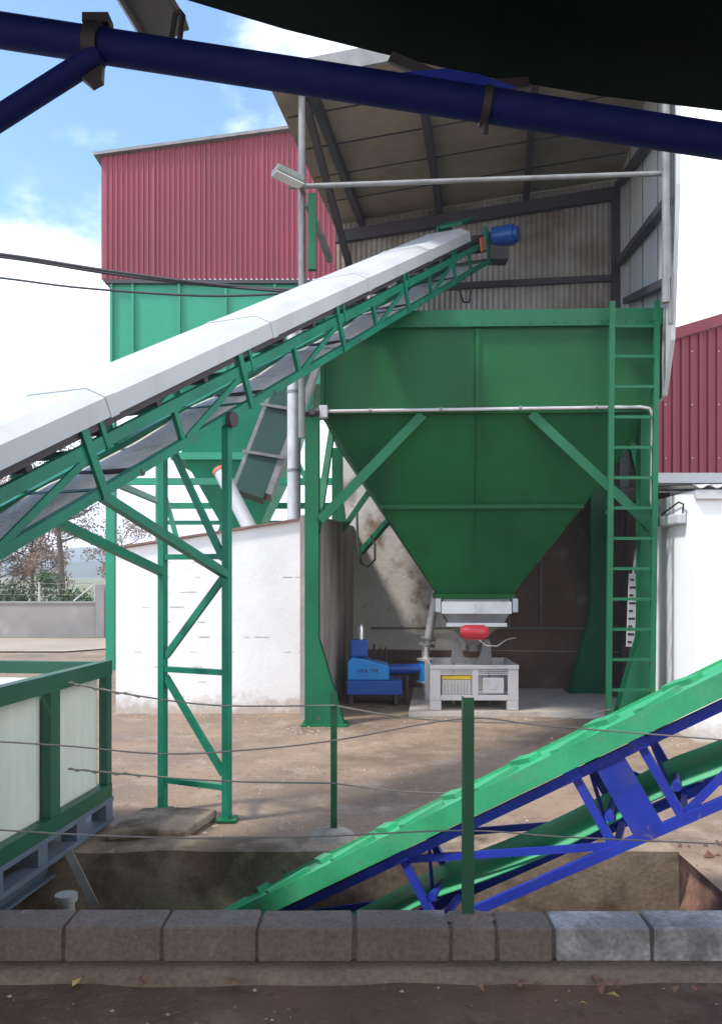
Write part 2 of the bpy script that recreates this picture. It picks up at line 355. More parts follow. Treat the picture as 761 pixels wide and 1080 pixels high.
mb.add(vs, [(i*nb_+k,i*nb_+k+1,(i+1)*nb_+k+1,(i+1)*nb_+k) for i in range(na-1) for k in range(nb_-1)], True)
mb.build('earth_bank', M['earth'], pit, label='reddish earth end of the pit')
MB().box((PX0, PY0-.14, PZ), (PX1, PY0, .12)).build('pit_wall', M['pit'], pit)
# far side: path, boundary, field, hills
mb = MB(); mb.add([(-60,20.2,.03),(-7.0,20.2,.03),(-3,24.3,.03),(-60,24.3,.03)], [(0,1,2,3)])
kind(mb.build('path', M['path']), 'structure')
def hills(name, y0, hh, seed, x0, x1, dep):
    mb = MB(); n = 90; vs = []
    for j in range(5):
        for i in range(n):
            x = x0+(x1-x0)*i/(n-1); k = [0,.55,1,.6,0][j]
            h = hh*(.75+.5*mnoise.noise(Vector((x*.006, seed, 0)))+.18*mnoise.noise(Vector((x*.03, seed, 4))))
            vs.append((x, y0+dep*j/4, -.5+h*k))
    mb.add(vs, [(j*n+i, j*n+i+1, (j+1)*n+i+1, (j+1)*n+i) for j in range(4) for i in range(n-1)], True)
    return kind(mb.build(name, M['hill']), 'structure')
hills('hills', 700, 30, 2.3, -640, 640, 160)
hills('hills', 380, 9.5, 7.7, -520, 520, 120)
hz_box = MB().box((-690, -40, -4), (690, 900, 62)); hb = hz_box.build('haze', bpy.data.materials.new('haze_air')); kind(hb, 'stuff')
hm = hb.data.materials[0]; hm.use_nodes = True; tt = hm.node_tree
for n_ in list(tt.nodes): tt.nodes.remove(n_)
ho = N(tt, 'ShaderNodeOutputMaterial'); hv = N(tt, 'ShaderNodeVolumePrincipled'); hv.inputs['Density'].default_value = .0013; hv.inputs['Color'].default_value = (.80,.87,1,1); hv.inputs['Anisotropy'].default_value = .1
tt.links.new(hv.outputs[0], ho.inputs['Volume'])

# boundary wall with fence
bw = thing('boundary_wall', 'low grey block wall with wire fence on top beyond the pale path', 'wall', (-10.5, 25, 0))
MB().box((-24, 25, -.1), (-7.78, 25.22, 1.0)).build('wall_body', M['bound'], bw)
MB().box((-24.02, 24.97, 1.0), (-7.78, 25.25, 1.05)).build('wall_cap', M['bound'], bw)
MB().box((-7.75, 24.93, -.1), (-7.5, 25.27, 1.55)).build('pier', M['bound'], bw)
for x in (-19, -16, -13.2, -9.45, -7.82): MB().tube([(x,25.11,1.0),(x,25.11,1.62)], .03, 6).build('fence_post', M['galv'], bw)
for a, b_ in (((-8.45,25.11,1.06),(-7.84,25.11,1.55)), ((-10.9,25.11,1.06),(-11.6,25.11,1.55))): MB().tube([a, b_], .022, 6).build('stay', M['galv'], bw)
for z in (1.25, 1.42, 1.58): MB().tube([(-24,25.11,z),(-7.84,25.11,z)], .006, 5).build('fence_wire', M['wire'], bw)
gt = thing('yard_gate', 'dark grey sheet gate beside the low boundary wall pier', 'gate', (-6.9, 25.1, 0))
MB().box((-7.46, 25.06, .05), (-4.5, 25.1, 1.35)).build('gate_panel', M['skid'], gt)
MB().bar((-7.46,25.08,1.37),(-4.5,25.08,1.37), .05).build('gate_rail', M['galv'], gt)

# trees
def leaf_cloud(mb, blobs, n, size, flat=.6):
    tot = sum(r*r*r for _,r in blobs)
    for c, r in blobs:
        for _ in range(int(n*r**3/tot)+8):
            d = Vector((random.gauss(0,1), random.gauss(0,1), random.gauss(0,1))).normalized()*r*random.random()**.45
            p = Vector(c)+Vector((d.x, d.y, d.z*.85))
            a = Vector((random.gauss(0,1), random.gauss(0,1), random.gauss(0,1))).normalized(); b = a.orthogonal().normalized()
            s = size*random.uniform(.5,1.3)
            mb.add([p-a*s, p+b*s*flat, p+a*s, p-b*s*flat], [(0,1,2,3)])
def tree(name, label, cat, base, h, r, leafmat, n, size, nl=9, group=None, tr=.11, lean=.1, lo=.45):
    b = Vector(base); t = thing(name, label, cat, b, group)
    tk = MB(); top = b+Vector((lean*h, 0, h*.92))
    pts = [b+Vector((lean*h*k*k + .12*math.sin(k*7), .1*math.sin(k*5), h*.92*k)) for k in (0,.2,.4,.6,.8,1)]
    tk.tube(pts, [tr,tr*.8,tr*.62,tr*.45,tr*.28,tr*.1], 8)
    blobs = []; lb = MB()
    for i in range(nl):
        k = lo+(1-lo)*(i+.5)/nl; p = pts[0].lerp(pts[-1], k)+Vector((0,0,0)); j = min(4, int(k*5)); p = pts[j].lerp(pts[j+1], k*5-j)
        an = i*2.4+random.uniform(-.4,.4); L = r*(1.15-.6*abs(k-.65))*random.uniform(.65,1.05)
        e = p+Vector((math.cos(an)*L, math.sin(an)*L, L*.45)); m_ = p.lerp(e,.5)+Vector((0,0,-.05*L))
        lb.tube([p, m_, e], [tr*.33, tr*.22, tr*.07], 5)
        for q in range(6):
            e2 = m_.lerp(e, random.random())+Vector((random.uniform(-.5,.5), random.uniform(-.5,.5), random.uniform(0,.5)))*r*.7
            lb.tube([m_.lerp(e, .15*q), e2], [tr*.14, tr*.04], 4); blobs.append((e2, r*random.uniform(.16,.30)))
        blobs.append((e, r*random.uniform(.22,.38)))
    blobs.append((top, r*.3))
    tk.build('trunk', M['trunk'], t); lb.build('limb', M['trunk'], t)
    cr = MB(); leaf_cloud(cr, blobs, n, size); cr.build('crown', leafmat, t)
tree('tree', 'sparse grey-green tree with a bare leaning trunk behind the boundary wall', 'tree', (-11.7, 33, 0), 7.1, 1.9, M['leaf_grey'], 4200, .05, 14, tr=.17, lean=.03)
tree('tree', 'tall brown leafless-looking tree at the left edge behind the boundary wall', 'tree', (-15.9, 36, 0), 6.0, 2.1, M['leaf_brown'], 9000, .05, 18, tr=.12, lo=.25)
tree('tree', 'brownish bushy tree between the tallest sparse tree and the left edge', 'tree', (-13.6, 35, 0), 4.6, 1.5, M['leaf_brown'], 8000, .05, 16, tr=.10, lo=.25)
tree('tree', 'thin sparse tree in front of the far hills right of the leaning tree', 'tree', (-11.2, 39, 0), 4.0, 1.2, M['leaf_brown'], 2200, .05, 11, tr=.08, lo=.3)
for i, (x, y, h, lab) in enumerate(((-13.9, 28.5, 2.4, 'dark green shrub behind the boundary wall at the left edge'), (-12.0, 28.2, 2.1, 'dark green shrub behind the boundary wall below the brownish bushy tree'), (-10.0, 28.4, 2.1, 'dark green shrub behind the boundary wall at the foot of the leaning tree'))):
    s = thing('shrub', lab, 'shrub', (x, y, 0), 'shrubs behind the boundary wall')
    st = MB()
    for k in range(6): st.tube([(x,y,0),(x+random.uniform(-.6,.6), y+random.uniform(-.3,.3), h*.8)], [.04,.01], 5)
    st.build('stem', M['trunk'], s)
    cr = MB(); leaf_cloud(cr, [((x+random.uniform(-.8,.8), y+random.uniform(-.5,.5), random.uniform(.4, h-.4)), random.uniform(.4,.6)) for k in range(9)], 1600, .07)
    cr.build('foliage', M['leaf_green'], s)
s = thing('shrub', 'dull shrub on the skyline behind the whitewashed block wall', 'shrub', (-2.6, 25, 0), 'shrubs behind the whitewashed wall')
cr = MB(); leaf_cloud(cr, [((-2.6+random.uniform(-1.1,1.1), 25+random.uniform(-.5,.5), random.uniform(.6, 1.9)), random.uniform(.4,.6)) for k in range(12)], 1800, .08); cr.build('foliage', M['leaf_grey'], s)
st = MB(); [st.tube([(-2.6+.3*k,25,0),(-2.6+.5*k,25,1.6)], [.05,.015], 5) for k in (-1,0,1)]; st.build('stem', M['trunk'], s)

# ------------------------------------------------------------------ whitewashed bunker wall (left of the bay)
ww = thing('white_block_building', 'low whitewashed block building with red coping under the conveyor', 'building', (-2, 11.4, 0))
XL, XR, YW = -3.27, -.62, 11.4
def wt(x): return 2.19+(x-XL)/(XR-XL)*.42
mb = MB(); mb.prism([(XL,YW,-.05),(XR,YW,-.05),(XR,YW,wt(XR)),(XL,YW,wt(XL))], (0,.22,0)); mb.build('front_wall', M['white_wall'], ww)
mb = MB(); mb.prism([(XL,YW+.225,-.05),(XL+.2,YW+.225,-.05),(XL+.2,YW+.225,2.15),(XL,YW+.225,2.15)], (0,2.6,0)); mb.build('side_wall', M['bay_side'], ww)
mb = MB(); mb.prism([(XL-.04,YW-.05,wt(XL)+.002),(XR+.01,YW-.05,wt(XR)+.002),(XR+.01,YW-.05,wt(XR)+.032),(XL-.04,YW-.05,wt(XL)+.032)], (0,.32,0)); mb.build('coping', M['coping'], ww)
mb = MB(); mb.prism([(XL,YW+.28,wt(XL)-.06),(XR,YW+.28,wt(XR)-.06),(XR,YW+.28,wt(XR)),(XL,YW+.28,wt(XL))], (0,2.5,0)); mb.build('roof', M['galvd'], ww)
# open mortar joints and chipped spots on the whitewash
jm = MB()
for k in range(34):
    x = random.uniform(XL+.05, XL+1.2) if k < 20 else random.uniform(XL, XR-.2); z = .2*random.randint(1,10)+.02
    if z > wt(x)-.15: continue
    L = random.uniform(.05,.14); jm.box((x, YW-.003, z), (x+L, YW+.004, z+random.uniform(.004,.010)))
jm.build('mortar_gap', M['gap'], ww)
# bay walls
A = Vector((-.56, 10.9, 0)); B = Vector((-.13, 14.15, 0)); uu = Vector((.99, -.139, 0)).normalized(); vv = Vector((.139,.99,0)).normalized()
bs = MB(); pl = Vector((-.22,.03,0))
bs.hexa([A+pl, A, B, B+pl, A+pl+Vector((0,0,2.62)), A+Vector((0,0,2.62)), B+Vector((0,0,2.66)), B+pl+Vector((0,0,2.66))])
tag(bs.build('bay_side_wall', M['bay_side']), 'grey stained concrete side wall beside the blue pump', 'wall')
C = B+uu*4.5
bk = MB()
bk.hexa([B-uu*.3, C, C+vv*.2, B-uu*.3+vv*.2]+[p+Vector((0,0,4.3)) for p in (B-uu*.3, C, C+vv*.2, B-uu*.3+vv*.2)])
bwl = thing('bay_back_wall', 'stained plaster wall at the back of the bay under the large green hopper', 'wall', B+uu*2)
bk.build('plaster', M['bay_wall'], bwl)
bk = MB(); bk.hexa([p+Vector((0,0,z)) for z in (0,.62) for p in (B+uu*.02-vv*.012, C-vv*.012, C, B+uu*.02)]); bk.build('damp_base', M['stain_shade'], bwl)
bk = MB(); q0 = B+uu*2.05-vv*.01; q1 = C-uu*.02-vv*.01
bk.hexa([p+Vector((0,0,z)) for z in (.63,4.2) for p in (q0, q1, q1+vv*.01, q0+vv*.01)]); bk.build('dark_panel', M['stain_shade'], bwl)  # right half: stains and shade put into one dark sheet
# pipes on the back wall
for i, (s0, z0, s1, z1, lab) in enumerate(((.3,.98,4.3,1.0,'thin horizontal water pipe along the stained back wall'), (2.55,.98,2.55,3.9,'thin vertical pipe on the back wall nearest the hopper outlet'), (3.05,1.0,3.05,3.9,'thin vertical pipe on the dark part of the back wall'))):
    o = MB().tube([B+uu*s0-vv*.06+Vector((0,0,z0)), B+uu*s1-vv*.06+Vector((0,0,z1))], .02, 8).build('wall_pipe', M['galvd']); tag(o, lab, 'pipe', 'pipes on the bay back wall')
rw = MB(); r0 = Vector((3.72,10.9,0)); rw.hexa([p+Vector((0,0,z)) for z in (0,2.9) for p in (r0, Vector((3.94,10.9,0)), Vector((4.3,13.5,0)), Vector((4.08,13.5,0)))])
tag(rw.build('bay_end_wall', M['stain_shade']), 'wall closing the bay behind the ladder, dark brown for stain and shade', 'wall')  # shade on the rear of the annex side wall put into a dark colour
# concrete slab under the bin
mb = MB(); mb.prism([(.62,11.15,-.02),(2.35,11.15,-.02),(3.7,10.9,-.02),(3.7,13.4,-.02),(.85,13.6,-.02)], (0,0,.08))
kind(mb.build('pavement', M['slab']), 'structure')

# ------------------------------------------------------------------ annex + red shed on the right
an = thing('white_annex', 'white rendered annex with a thin wavy roof edge right of the ladder', 'building', (5, 10, 0))
MB().box((3.72, 9.5, -.05), (9, 10.85, 2.80)).build('wall', M['annex'], an)
mb2 = MB(); n = 180; vs = []
for yy, zz in ((9.42,2.84),(12.0,3.06)):
    for i in range(n+1): x = 3.66+5.4*i/n; vs.append((x, yy, zz+.02*math.cos(i*2*math.pi/6)))
m_ = n+1; mb2.add(vs+[Vector(v)-Vector((0,0,.012)) for v in vs], [(i,i+1,m_+i+1,m_+i) for i in range(n)]+[(2*m_+i,2*m_+i+1,3*m_+i+1,3*m_+i) for i in range(n)]+[(i,i+1,2*m_+i+1,2*m_+i) for i in range(n)], True)
mb2.build('roof', M['galv'], an)
MB().box((3.70, 9.44, 2.70), (9, 9.49, 2.80)).build('fascia', M['panel'], an)
lm = thing('wall_lamp', 'small white bulkhead lamp box with trailing cable on the side of the white annex', 'lamp', (3.70, 10, 2.45))
MB().box((3.62,9.75,2.44),(3.718,10.45,2.56)).build('housing', M['cover'], lm, bevel=.02)
MB().tube([(3.69,9.8,2.56),(3.66,9.7,2.66),(3.68,9.9,2.70),(3.70,10.5,2.60)], .010, 6).build('cord', M['cable'], lm)
rs = thing('red_shed', 'red ribbed metal shed rising behind the white annex', 'building', (6, 12, 3.1))
def rz1(s): return 5.05+s*.30
mb = MB(); corr(mb, (4.06,12.05,0), (1,0,0), 6, lambda s: 3.28, rz1, (0,-1,0), .125, .03); mb.build('cladding', M['red'], rs)
sw = MB()
for i in range(0, 30):
    for z in (3.5,4.25,5.0): x = 4.06+.125*(i*1.0+.75); zz = z; sw.box((x-.008,12.005,zz-.008),(x+.008,12.022,zz+.008)) if zz < rz1(x-4.06)-.1 and (i*7+int(z*4)) % 3 == 0 else None
sw.build('screw', M['cover'], rs)
mb = MB(); mb.prism([(4.0,11.95,5.04),(10.1,11.95,rz1(6.06)),(10.1,11.95,rz1(6.06)+.16),(4.0,11.95,5.20)], (0,.35,0)); mb.build('roof_edge', M['red'], rs)
MB().box((4.02,11.93,3.14),(10,12.04,3.28)).build('flashing', M['panel'], rs)
mb = MB(); mb.box((4.1,12.12,0),(10,15,5.0)); mb.build('body', M['panel'], rs)

# ------------------------------------------------------------------ far silo with red cladding
si = thing('silo', 'tall silo with red ribbed cladding over teal-green bins on green legs', 'silo', (-3, 17, 0))
SX0, SX1, SY = -4.99, .3, 16.5
def st_(s): return 9.92+s*.135
mb = MB(); corr(mb, (SX0,SY,0), (1,0,0), SX1-SX0, lambda s: 7.56, st_, (0,-1,0), .1, .028); mb.build('cladding', M['red'], si)
for x in (SX0+1.0,SX0+2.05,SX0+3.1,SX0+4.1): MB().box((x-.012,SY-.036,7.57),(x+.012,SY-.0285,st_(x-SX0)-.02)).build('sheet_lap', M['red'], si)
mb = MB(); corr(mb, (SX0,SY+4,0), (0,-1,0), 4, lambda s: 7.56, lambda s: 9.92, (-1,0,0), .1, .028); mb.build('cladding', M['red'], si)
mb = MB(); mb.prism([(SX0-.14,SY-.12,9.91),(SX1,SY-.12,st_(SX1-SX0)+.01),(SX1,SY-.12,st_(SX1-SX0)+.07),(SX0-.14,SY-.12,9.97)], (0,4.3,0)); mb.build('roof', M['galvd'], si)
MB().box((SX0+.14,SY+.06,5.55),(SX1,SY+4,7.54)).build('bin', M['silo_green'], si)
for x in (SX0+.14, SX0+.55, SX0+1.45, SX0+2.35, SX0+3.3): MB().box((x, SY+.0, 5.55),(x+.05, SY+.06, 7.54)).build('rib', M['silo_green'], si)
MB().box((SX0+.05,SY-.03,7.48),(SX1,SY+.059,7.55)).build('trim', M['steel_dark'], si)
def pyr(mb, x0,x1,y0,y1,z1, a0,a1,b0,b1,z0): mb.hexa([(a0,b0,z0),(a1,b0,z0),(a1,b1,z0),(a0,b1,z0),(x0,y0,z1),(x1,y0,z1),(x1,y1,z1),(x0,y1,z1)])
mb = MB(); pyr(mb, -4.0,-1.1,SY+.1,SY+3.0,5.54, -3.55,-1.45,SY+.5,SY+2.6,4.25); mb.build('cone', M['silo_green'], si)
mb = MB(); mb.box((-3.75,SY+.3,4.12),(-1.3,SY+2.8,4.26)); mb.build('rim', M['silo_green'], si)
mb = MB(); pyr(mb, -3.5,-1.5,SY+.5,SY+2.6,4.12, -2.75,-2.15,SY+1.1,SY+2.0,2.65); mb.build('cone', M['silo_green'], si)
for x, y, w in ((-4.85,SY,.17),(-4.85,SY+4,.17),(.1,SY,.17),(-1.0,SY+.2,.12),(-4.05,SY+.9,.16),(-3.2,SY+3.9,.16)): MB().box((x-w/2,y-w/2+.1,0),(x+w/2,y+w/2+.1,5.55)).build('leg', M['silo_green'], si)
for a, b_, w in (((-4.85,SY+.1,3.66),(.1,SY+.1,3.66),.13), ((-4.85,SY+4,3.5),(.1,SY+4,3.5),.14), ((-4.85,SY+4.1,3.1),(.1,SY+4.1,3.1),.1), ((-4.85,SY+.1,3.66),(-4.85,SY+4,3.6),.12)): MB().bar(a, b_, w).build('beam', M['silo_green'], si)
for a, b_ in (((-4.05,SY+1,3.6),(-3.5,SY+1,1.6)), ((-3.2,SY+4,3.4),(-3.7,SY+4,2.0)), ((-1.0,SY+.2,3.6),(-1.9,SY+.3,5.2)), ((-4.85,SY+.1,3.5),(-3.9,SY+1,5.3))): MB().bar(a, b_, .09).build('brace', M['silo_green'], si)
# galvanised discharge screw / chute under the silo and the pipes on the white building
ch = thing('grey_chute', 'boxy grey metal chute slanting down between the silo cones', 'chute', (-1.7, 15, 3))
p, q = U(316,385,15.2), U(263,524,14.6)
mb = MB(); mb.bar(p, q, .50, .36, up=(0,1,0)); mb.build('casing', M['chute'], ch)
mb = MB(); mb.bar(p+Vector((-.30,.05,0)), q+Vector((-.30,.05,0)), .08, .40, up=(0,1,0)); mb.build('side_plate', M['galvd'], ch)
mb = MB(); mb.bar(p+Vector((.31,.05,0)), q+Vector((.31,.05,0)), .13, .40, up=(0,1,0)); mb.build('side_plate', M['galvd'], ch)
for k in (.35,.7):
    c = p.lerp(q,k); mb = MB(); mb.bar(c+Vector((-.36,-.22,.06)), c+Vector((.36,-.22,-.06)), .06, .05); mb.build('flange', M['galvd'], ch)
wp = thing('white_spout_pipe', 'thick white pipe with an orange rim leaning on the white building', 'pipe', U(250,540,13))
p, q = U(233,498,13), U(268,566,12.6)
MB().tube([p,q],.11,16).build('pipe', M['cover'], wp); MB().tube([p+(p-q).normalized()*.05,p],.12,16).build('rim', M['orange'], wp)
gp = thing('flue_pipe', 'vertical galvanised flue pipe rising from the white building beside the hopper', 'pipe', (-.94,12,2.55))
MB().tube([(-.94,12,2.5),(-.94,12,5.6)],.095,16).build('pipe', M['galv'], gp)
for z in (3.3,4.4): MB().tube([(-.94,12,z),(-.94,12,z+.04)],.102,16).build('collar', M['galvd'], gp)

# ------------------------------------------------------------------ shed roof over the big hopper
BL = Vector((-.41,14.5,0)); u = Vector((.988,-.156,0)); v = Vector((.156,.988,0)); SW = 4.62; SD = 4.35
def sh(a, b, z): p = BL+u*a-v*b; return Vector((p.x,p.y,z))
def rz(a): return 7.80+a*.095
sd = thing('hopper_shed', 'open-fronted tin shed roof on steel posts over the large green hopper', 'shed', (1.5, 12, 3.6))
mb = MB(); mb.hexa([sh(a,b,rz(a)+z) for z in (0,.05) for a,b in ((-.05,SD),(SW+.1,SD),(SW+.1,-.2),(-.05,-.2))]); mb.build('roof', M['roof_under'], sd)
mb = MB(); mb.hexa([sh(a,b,rz(a)+z) for z in (-.1,.12) for a,b in ((-.07,SD+.05),(SW+.1,SD+.05),(SW+.1,SD+.004),(-.07,SD+.004))]); mb.build('fascia', M['galvd'], sd)
for a in (.45, 1.75, 3.15): mb = MB(); mb.hexa([sh(x,b,rz(a)+z) for z in (-.16,-.005) for x,b in ((a-.05,SD-.05),(a+.05,SD-.05),(a+.05,0),(a-.05,0))]); mb.build('rafter', M['steel_dark'], sd)
for b in (.9,1.75,2.6,3.45): mb = MB(); mb.hexa([sh(a,bb,rz(a)+z) for z in (-.012,.002) for a,bb in ((0,b+.012),(SW,b+.012),(SW,b-.012),(0,b-.012))]); mb.build('seam', M['steel_dark'], sd)
mb = MB(); mb.hexa([sh(a,b,rz(a)+z) for z in (-.36,-.17) for a,b in ((0,.16),(SW,.16),(SW,.06),(0,.06))]); mb.build('eave_beam', M['steel_dark'], sd)
mb = MB(); corr(mb, sh(0,0,0), u, SW, lambda s: 4.2, lambda s: rz(s)-.01, -v, .088, .022, 'sine'); mb.build('back_sheet', M['backsheet'], sd)
mb = MB(); mb.hexa([sh(a,b,z) for z in (6.58,6.68) for a,b in ((1.2,.09),(SW,.09),(SW,.03),(1.2,.03))]); mb.build('girt', M['steel_dark'], sd)
# right wall: panel with tapered lower front corner
mb = MB(); mb.prism([sh(SW+.02,0,4.0), sh(SW+.02,SD-.75,4.0), sh(SW+.02,SD-.30,4.55), sh(SW+.02,SD,6.2), sh(SW+.02,SD,rz(SW)-.02), sh(SW+.02,0,rz(SW)-.02)], u*.05); mb.build('side_panel', M['panel'], sd)
for b in (1.1,2.2,3.3): mb = MB(); mb.prism([sh(SW+.005,b-.012,4.6),sh(SW+.005,b+.012,4.6),sh(SW+.005,b+.012,rz(SW)-.05),sh(SW+.005,b-.012,rz(SW)-.05)], u*.014); mb.build('seam', M['galvd'], sd)
for (b0,z0,b1,z1) in ((SD-.1,6.05,.35,6.75),(SD-.1,7.0,.3,8.0),(SD-.1,5.15,1.2,5.9)): MB().bar(sh(SW-.06,b0,z0), sh(SW-.06,b1,z1), .09).build('brace', M['steel_dark'], sd)
MB().bar(sh(SW-.06,.1,4.3), sh(SW-.06,.1,rz(SW)-.2), .12).build('post', M['steel_dark'], sd)
MB().tube([sh(SW-.08,SD-.05,4.9), sh(SW-.08,SD-.05,rz(SW)-.02)], .045, 12).build('post', M['galvd'], sd)
MB().tube([sh(SW+.0,SD-.2,4.7), sh(SW+.02,SD-.12,rz(SW)-.02)], .03, 10).build('downpipe', M['galvd'], sd)
lp = Vector((-.71,10.25,0))
MB().tube([lp+Vector((0,0,3.5)), lp+Vector((0,0,7.72))], .042, 12).build('post', M['galvd'], sd)
MB().bar(sh(.35,SD-.3,7.7), sh(.5,.2,6.1), .09).build('brace', M['steel_dark'], sd)
MB().tube([U(304,197,10.15), sh(SW-.08,SD-.08,6.36)], .03, 12).build('cross_pipe', M['galvd'], sd)
MB().bar(U(325,215,10.2), U(348,275,11.0), .07).build('brace', M['galvd'], sd)
MB().bar(U(329,205,10.2), U(329,285,10.2), .09).build('post', M['leg_green'], sd)
fl = thing('floodlight', 'grey floodlight tilted down at the end of the cross pipe of the shed', 'lamp', U(303,190,10))
p, q = U(289,179,9.95), U(318,193,10.1)
MB().bar(p, q, .22, .09).build('housing', M['lamp'], fl, bevel=.02)
MB().bar(p+Vector((0,-.02,-.052)), q+Vector((0,-.02,-.052)), .17, .012).build('glass', M['glass'], fl)
MB().bar(q+Vector((-.02,.0,-.03)), q+Vector((.03,.06,-.12)), .03).build('bracket', M['steel_dark'], fl)

# ------------------------------------------------------------------ the large hopper
HP = Vector((1.5,10.35,0)); ROT = Matrix.Rotation(R(-2.2), 4, 'Z')
def hx(p): return HP+(ROT@(Vector(p)-HP))
ho_ = thing('green_hopper', 'large dark green steel hopper with a pyramid bottom on four tapered legs', 'hopper', (1.5,10.35,0))
X0, X1, Y0, Y1, ZT, ZB = -.5, 3.57, 10.35, 13.3, 4.98, 3.86
th = .02
b = MB(hx)
b.box((X0,Y0,ZB),(X1,Y0+th,ZT)); b.box((X0,Y1-th,ZB),(X1,Y1,ZT)); b.box((X0,Y0+th+.001,ZB),(X0+th,Y1-th-.001,ZT)); b.box((X1-th,Y0+th+.001,ZB),(X1,Y1-th-.001,ZT)); b.build('bin', M['hopper'], ho_)
O = (1.0,1.96,11.4,12.2,1.58)
b = MB(hx); b.hexa([(O[0],O[2],O[4]),(O[1],O[2],O[4]),(O[1],O[3],O[4]),(O[0],O[3],O[4]),(X0+.01,Y0+.01,ZB-.004),(X1-.01,Y0+.01,ZB-.004),(X1-.01,Y1-.01,ZB-.004),(X0+.01,Y1-.01,ZB-.004)]); b.build('cone', M['hopper'], ho_)
b = MB(hx)
for a, c in (((X0-.05,Y0-.07,ZT-.13),(X1+.05,Y0-.001,ZT+.07)), ((X0-.05,Y1+.001,ZT-.13),(X1+.05,Y1+.07,ZT+.07)), ((X0-.05,Y0+.001,ZT-.13),(X0-.001,Y1-.001,ZT+.07)), ((X1+.001,Y0+.001,ZT-.13),(X1+.05,Y1-.001,ZT+.07))): b.box(a,c)
b.build('rim', M['leg_green'], ho_)
for x in (X0+.03, 1.41, X1-.05): MB(hx).box((x-.025,Y0-.03,ZB+.04),(x+.025,Y0-.002,ZT-.135)).build('stiffener', M['hopper'], ho_)
MB(hx).box((X0,Y0-.045,ZB-.05),(X1,Y0-.003,ZB+.035)).build('lower_angle', M['hopper'], ho_)
b = MB(hx)
for i in range(28):
    x = X0+.12+(X1-X0-.24)*i/27; b.tube([(x,Y0-.055,ZB-.005),(x,Y0-.044,ZB-.005)],.011,6); b.tube([(x,Y0-.08,ZT-.09),(x,Y0-.069,ZT-.09)],.010,6)
b.build('bolt', M['steel_dark'], ho_)
b = MB(hx)
for a, c in (((X0+.012,Y0+.01,ZB-.05),(O[0],O[2],O[4])), ((X1-.012,Y0+.01,ZB-.05),(O[1],O[2],O[4])), ((1.41,Y0+.006,ZB-.05),(1.47,O[2],O[4]+.02))):
    a = Vector(a); c = Vector(c); b.tube([a.lerp(c,k/24)+Vector((mnoise.noise(Vector((k*.9,a.x,0)))*.004,0,0)) for k in range(25)], [.009+.003*(k%2) for k in range(25)], 6)
b.build('weld_seam', M['hopper'], ho_)
tm = .5; xa = X0+(O[0]-X0)*tm; xb = X1+(O[1]-X1)*tm; ya = Y0+(O[2]-Y0)*tm; za = ZB+(O[4]-ZB)*tm
MB(hx).bar((xa-.03,ya-.03,za),(xb+.03,ya-.03,za),.05,.05).build('cone_stiffener', M['hopper'], ho_)
b = MB(hx); b.box((O[0]-.05,O[2]-.05,O[4]-.05),(O[1]+.05,O[3]+.05,O[4]+.02)); b.build('outlet_flange', M['hopper'], ho_)
def leg(x, y, sgn, z0, flare, hf, w=.245):
    # H section leg with a base that tapers out inward
    xo = x; b = MB(hx)
    a = [(xo,y,z0),(xo+sgn*w*1.0+sgn*flare,y,z0),(xo+sgn*w,y,z0+hf),(xo+sgn*w,y,ZB-.06),(xo,y,ZB-.06)]
    b.prism(a, (0,.016,0))
    b.prism([(p[0],p[1]+.20,p[2]) for p in a], (0,.016,0))
    b.box((min(xo+sgn*w*.45,xo+sgn*w*.55),y+.017,z0),(max(xo+sgn*w*.45,xo+sgn*w*.55),y+.199,ZB-.06))
    b.box((min(xo-sgn*.04,xo+sgn*(w+flare+.04)),y-.06,z0-.03),(max(xo-sgn*.04,xo+sgn*(w+flare+.04)),y+.28,z0))
    b.build('leg', M['leg_green'], ho_)
leg(-.69,10.36,1,.03,.31,1.05,.17); leg(3.52,10.36,-1,.09,.30,1.05,.15); leg(-.55,13.0,1,2.69,.05,.4,.16); leg(3.62,13.0,-1,.09,.3,1.2)
for a, c in (((-.50,10.33,2.52),(.75,10.33,3.80)), ((3.5,10.33,2.42),(2.05,10.33,3.80)), ((-.55,10.5,2.4),(-.45,11.6,3.8)), ((-.42,13.05,2.5),(.5,13.0,3.8)), ((3.55,10.5,2.4),(3.55,11.6,3.8)), ((-.1,13.05,2.2),(.55,12.3,2.9))):
    MB(hx).bar(a, c, .05 if a[1]<10.4 else .08, .115 if a[1]<10.4 else .08, up=(0,0,1)).build('brace', M['leg_green'], ho_)
# conduit with valve
cd = thing('conduit', 'thin pale metal pipe across the hopper front that bends down by the ladder', 'pipe', (1.5,10.25,3.8))
pp = [(-.42,10.26,3.835),(3.34,10.26,3.86),(3.44,10.26,3.84),(3.475,10.26,3.77),(3.48,10.26,3.66),(3.47,10.26,2.75),(3.5,10.28,2.6)]
MB(hx).tube(pp, .021, 10).build('pipe', M['galv'], cd)
for x in (.1,.95,1.9,2.8): MB(hx).tube([(x,10.26,3.838+.0066*(x+.4)),(x+.03,10.26,3.838+.0066*(x+.4))], .03, 10).build('coupling', M['galvd'], cd)
b = MB(hx); b.box((-.50,10.2,3.75),(-.40,10.3,3.90)); b.build('junction_box', M['cover'], cd, bevel=.01)
b = MB(hx); b.tube([(-.62,10.22,3.80),(-.5,10.22,3.82)],.05,10); b.tube([(-.7,10.2,3.78),(-.62,10.22,3.8)],.03,8); b.tube([(-.57,10.12,3.81),(-.57,10.3,3.81)],.04,8); b.build('valve', M['steel_dark'], cd)
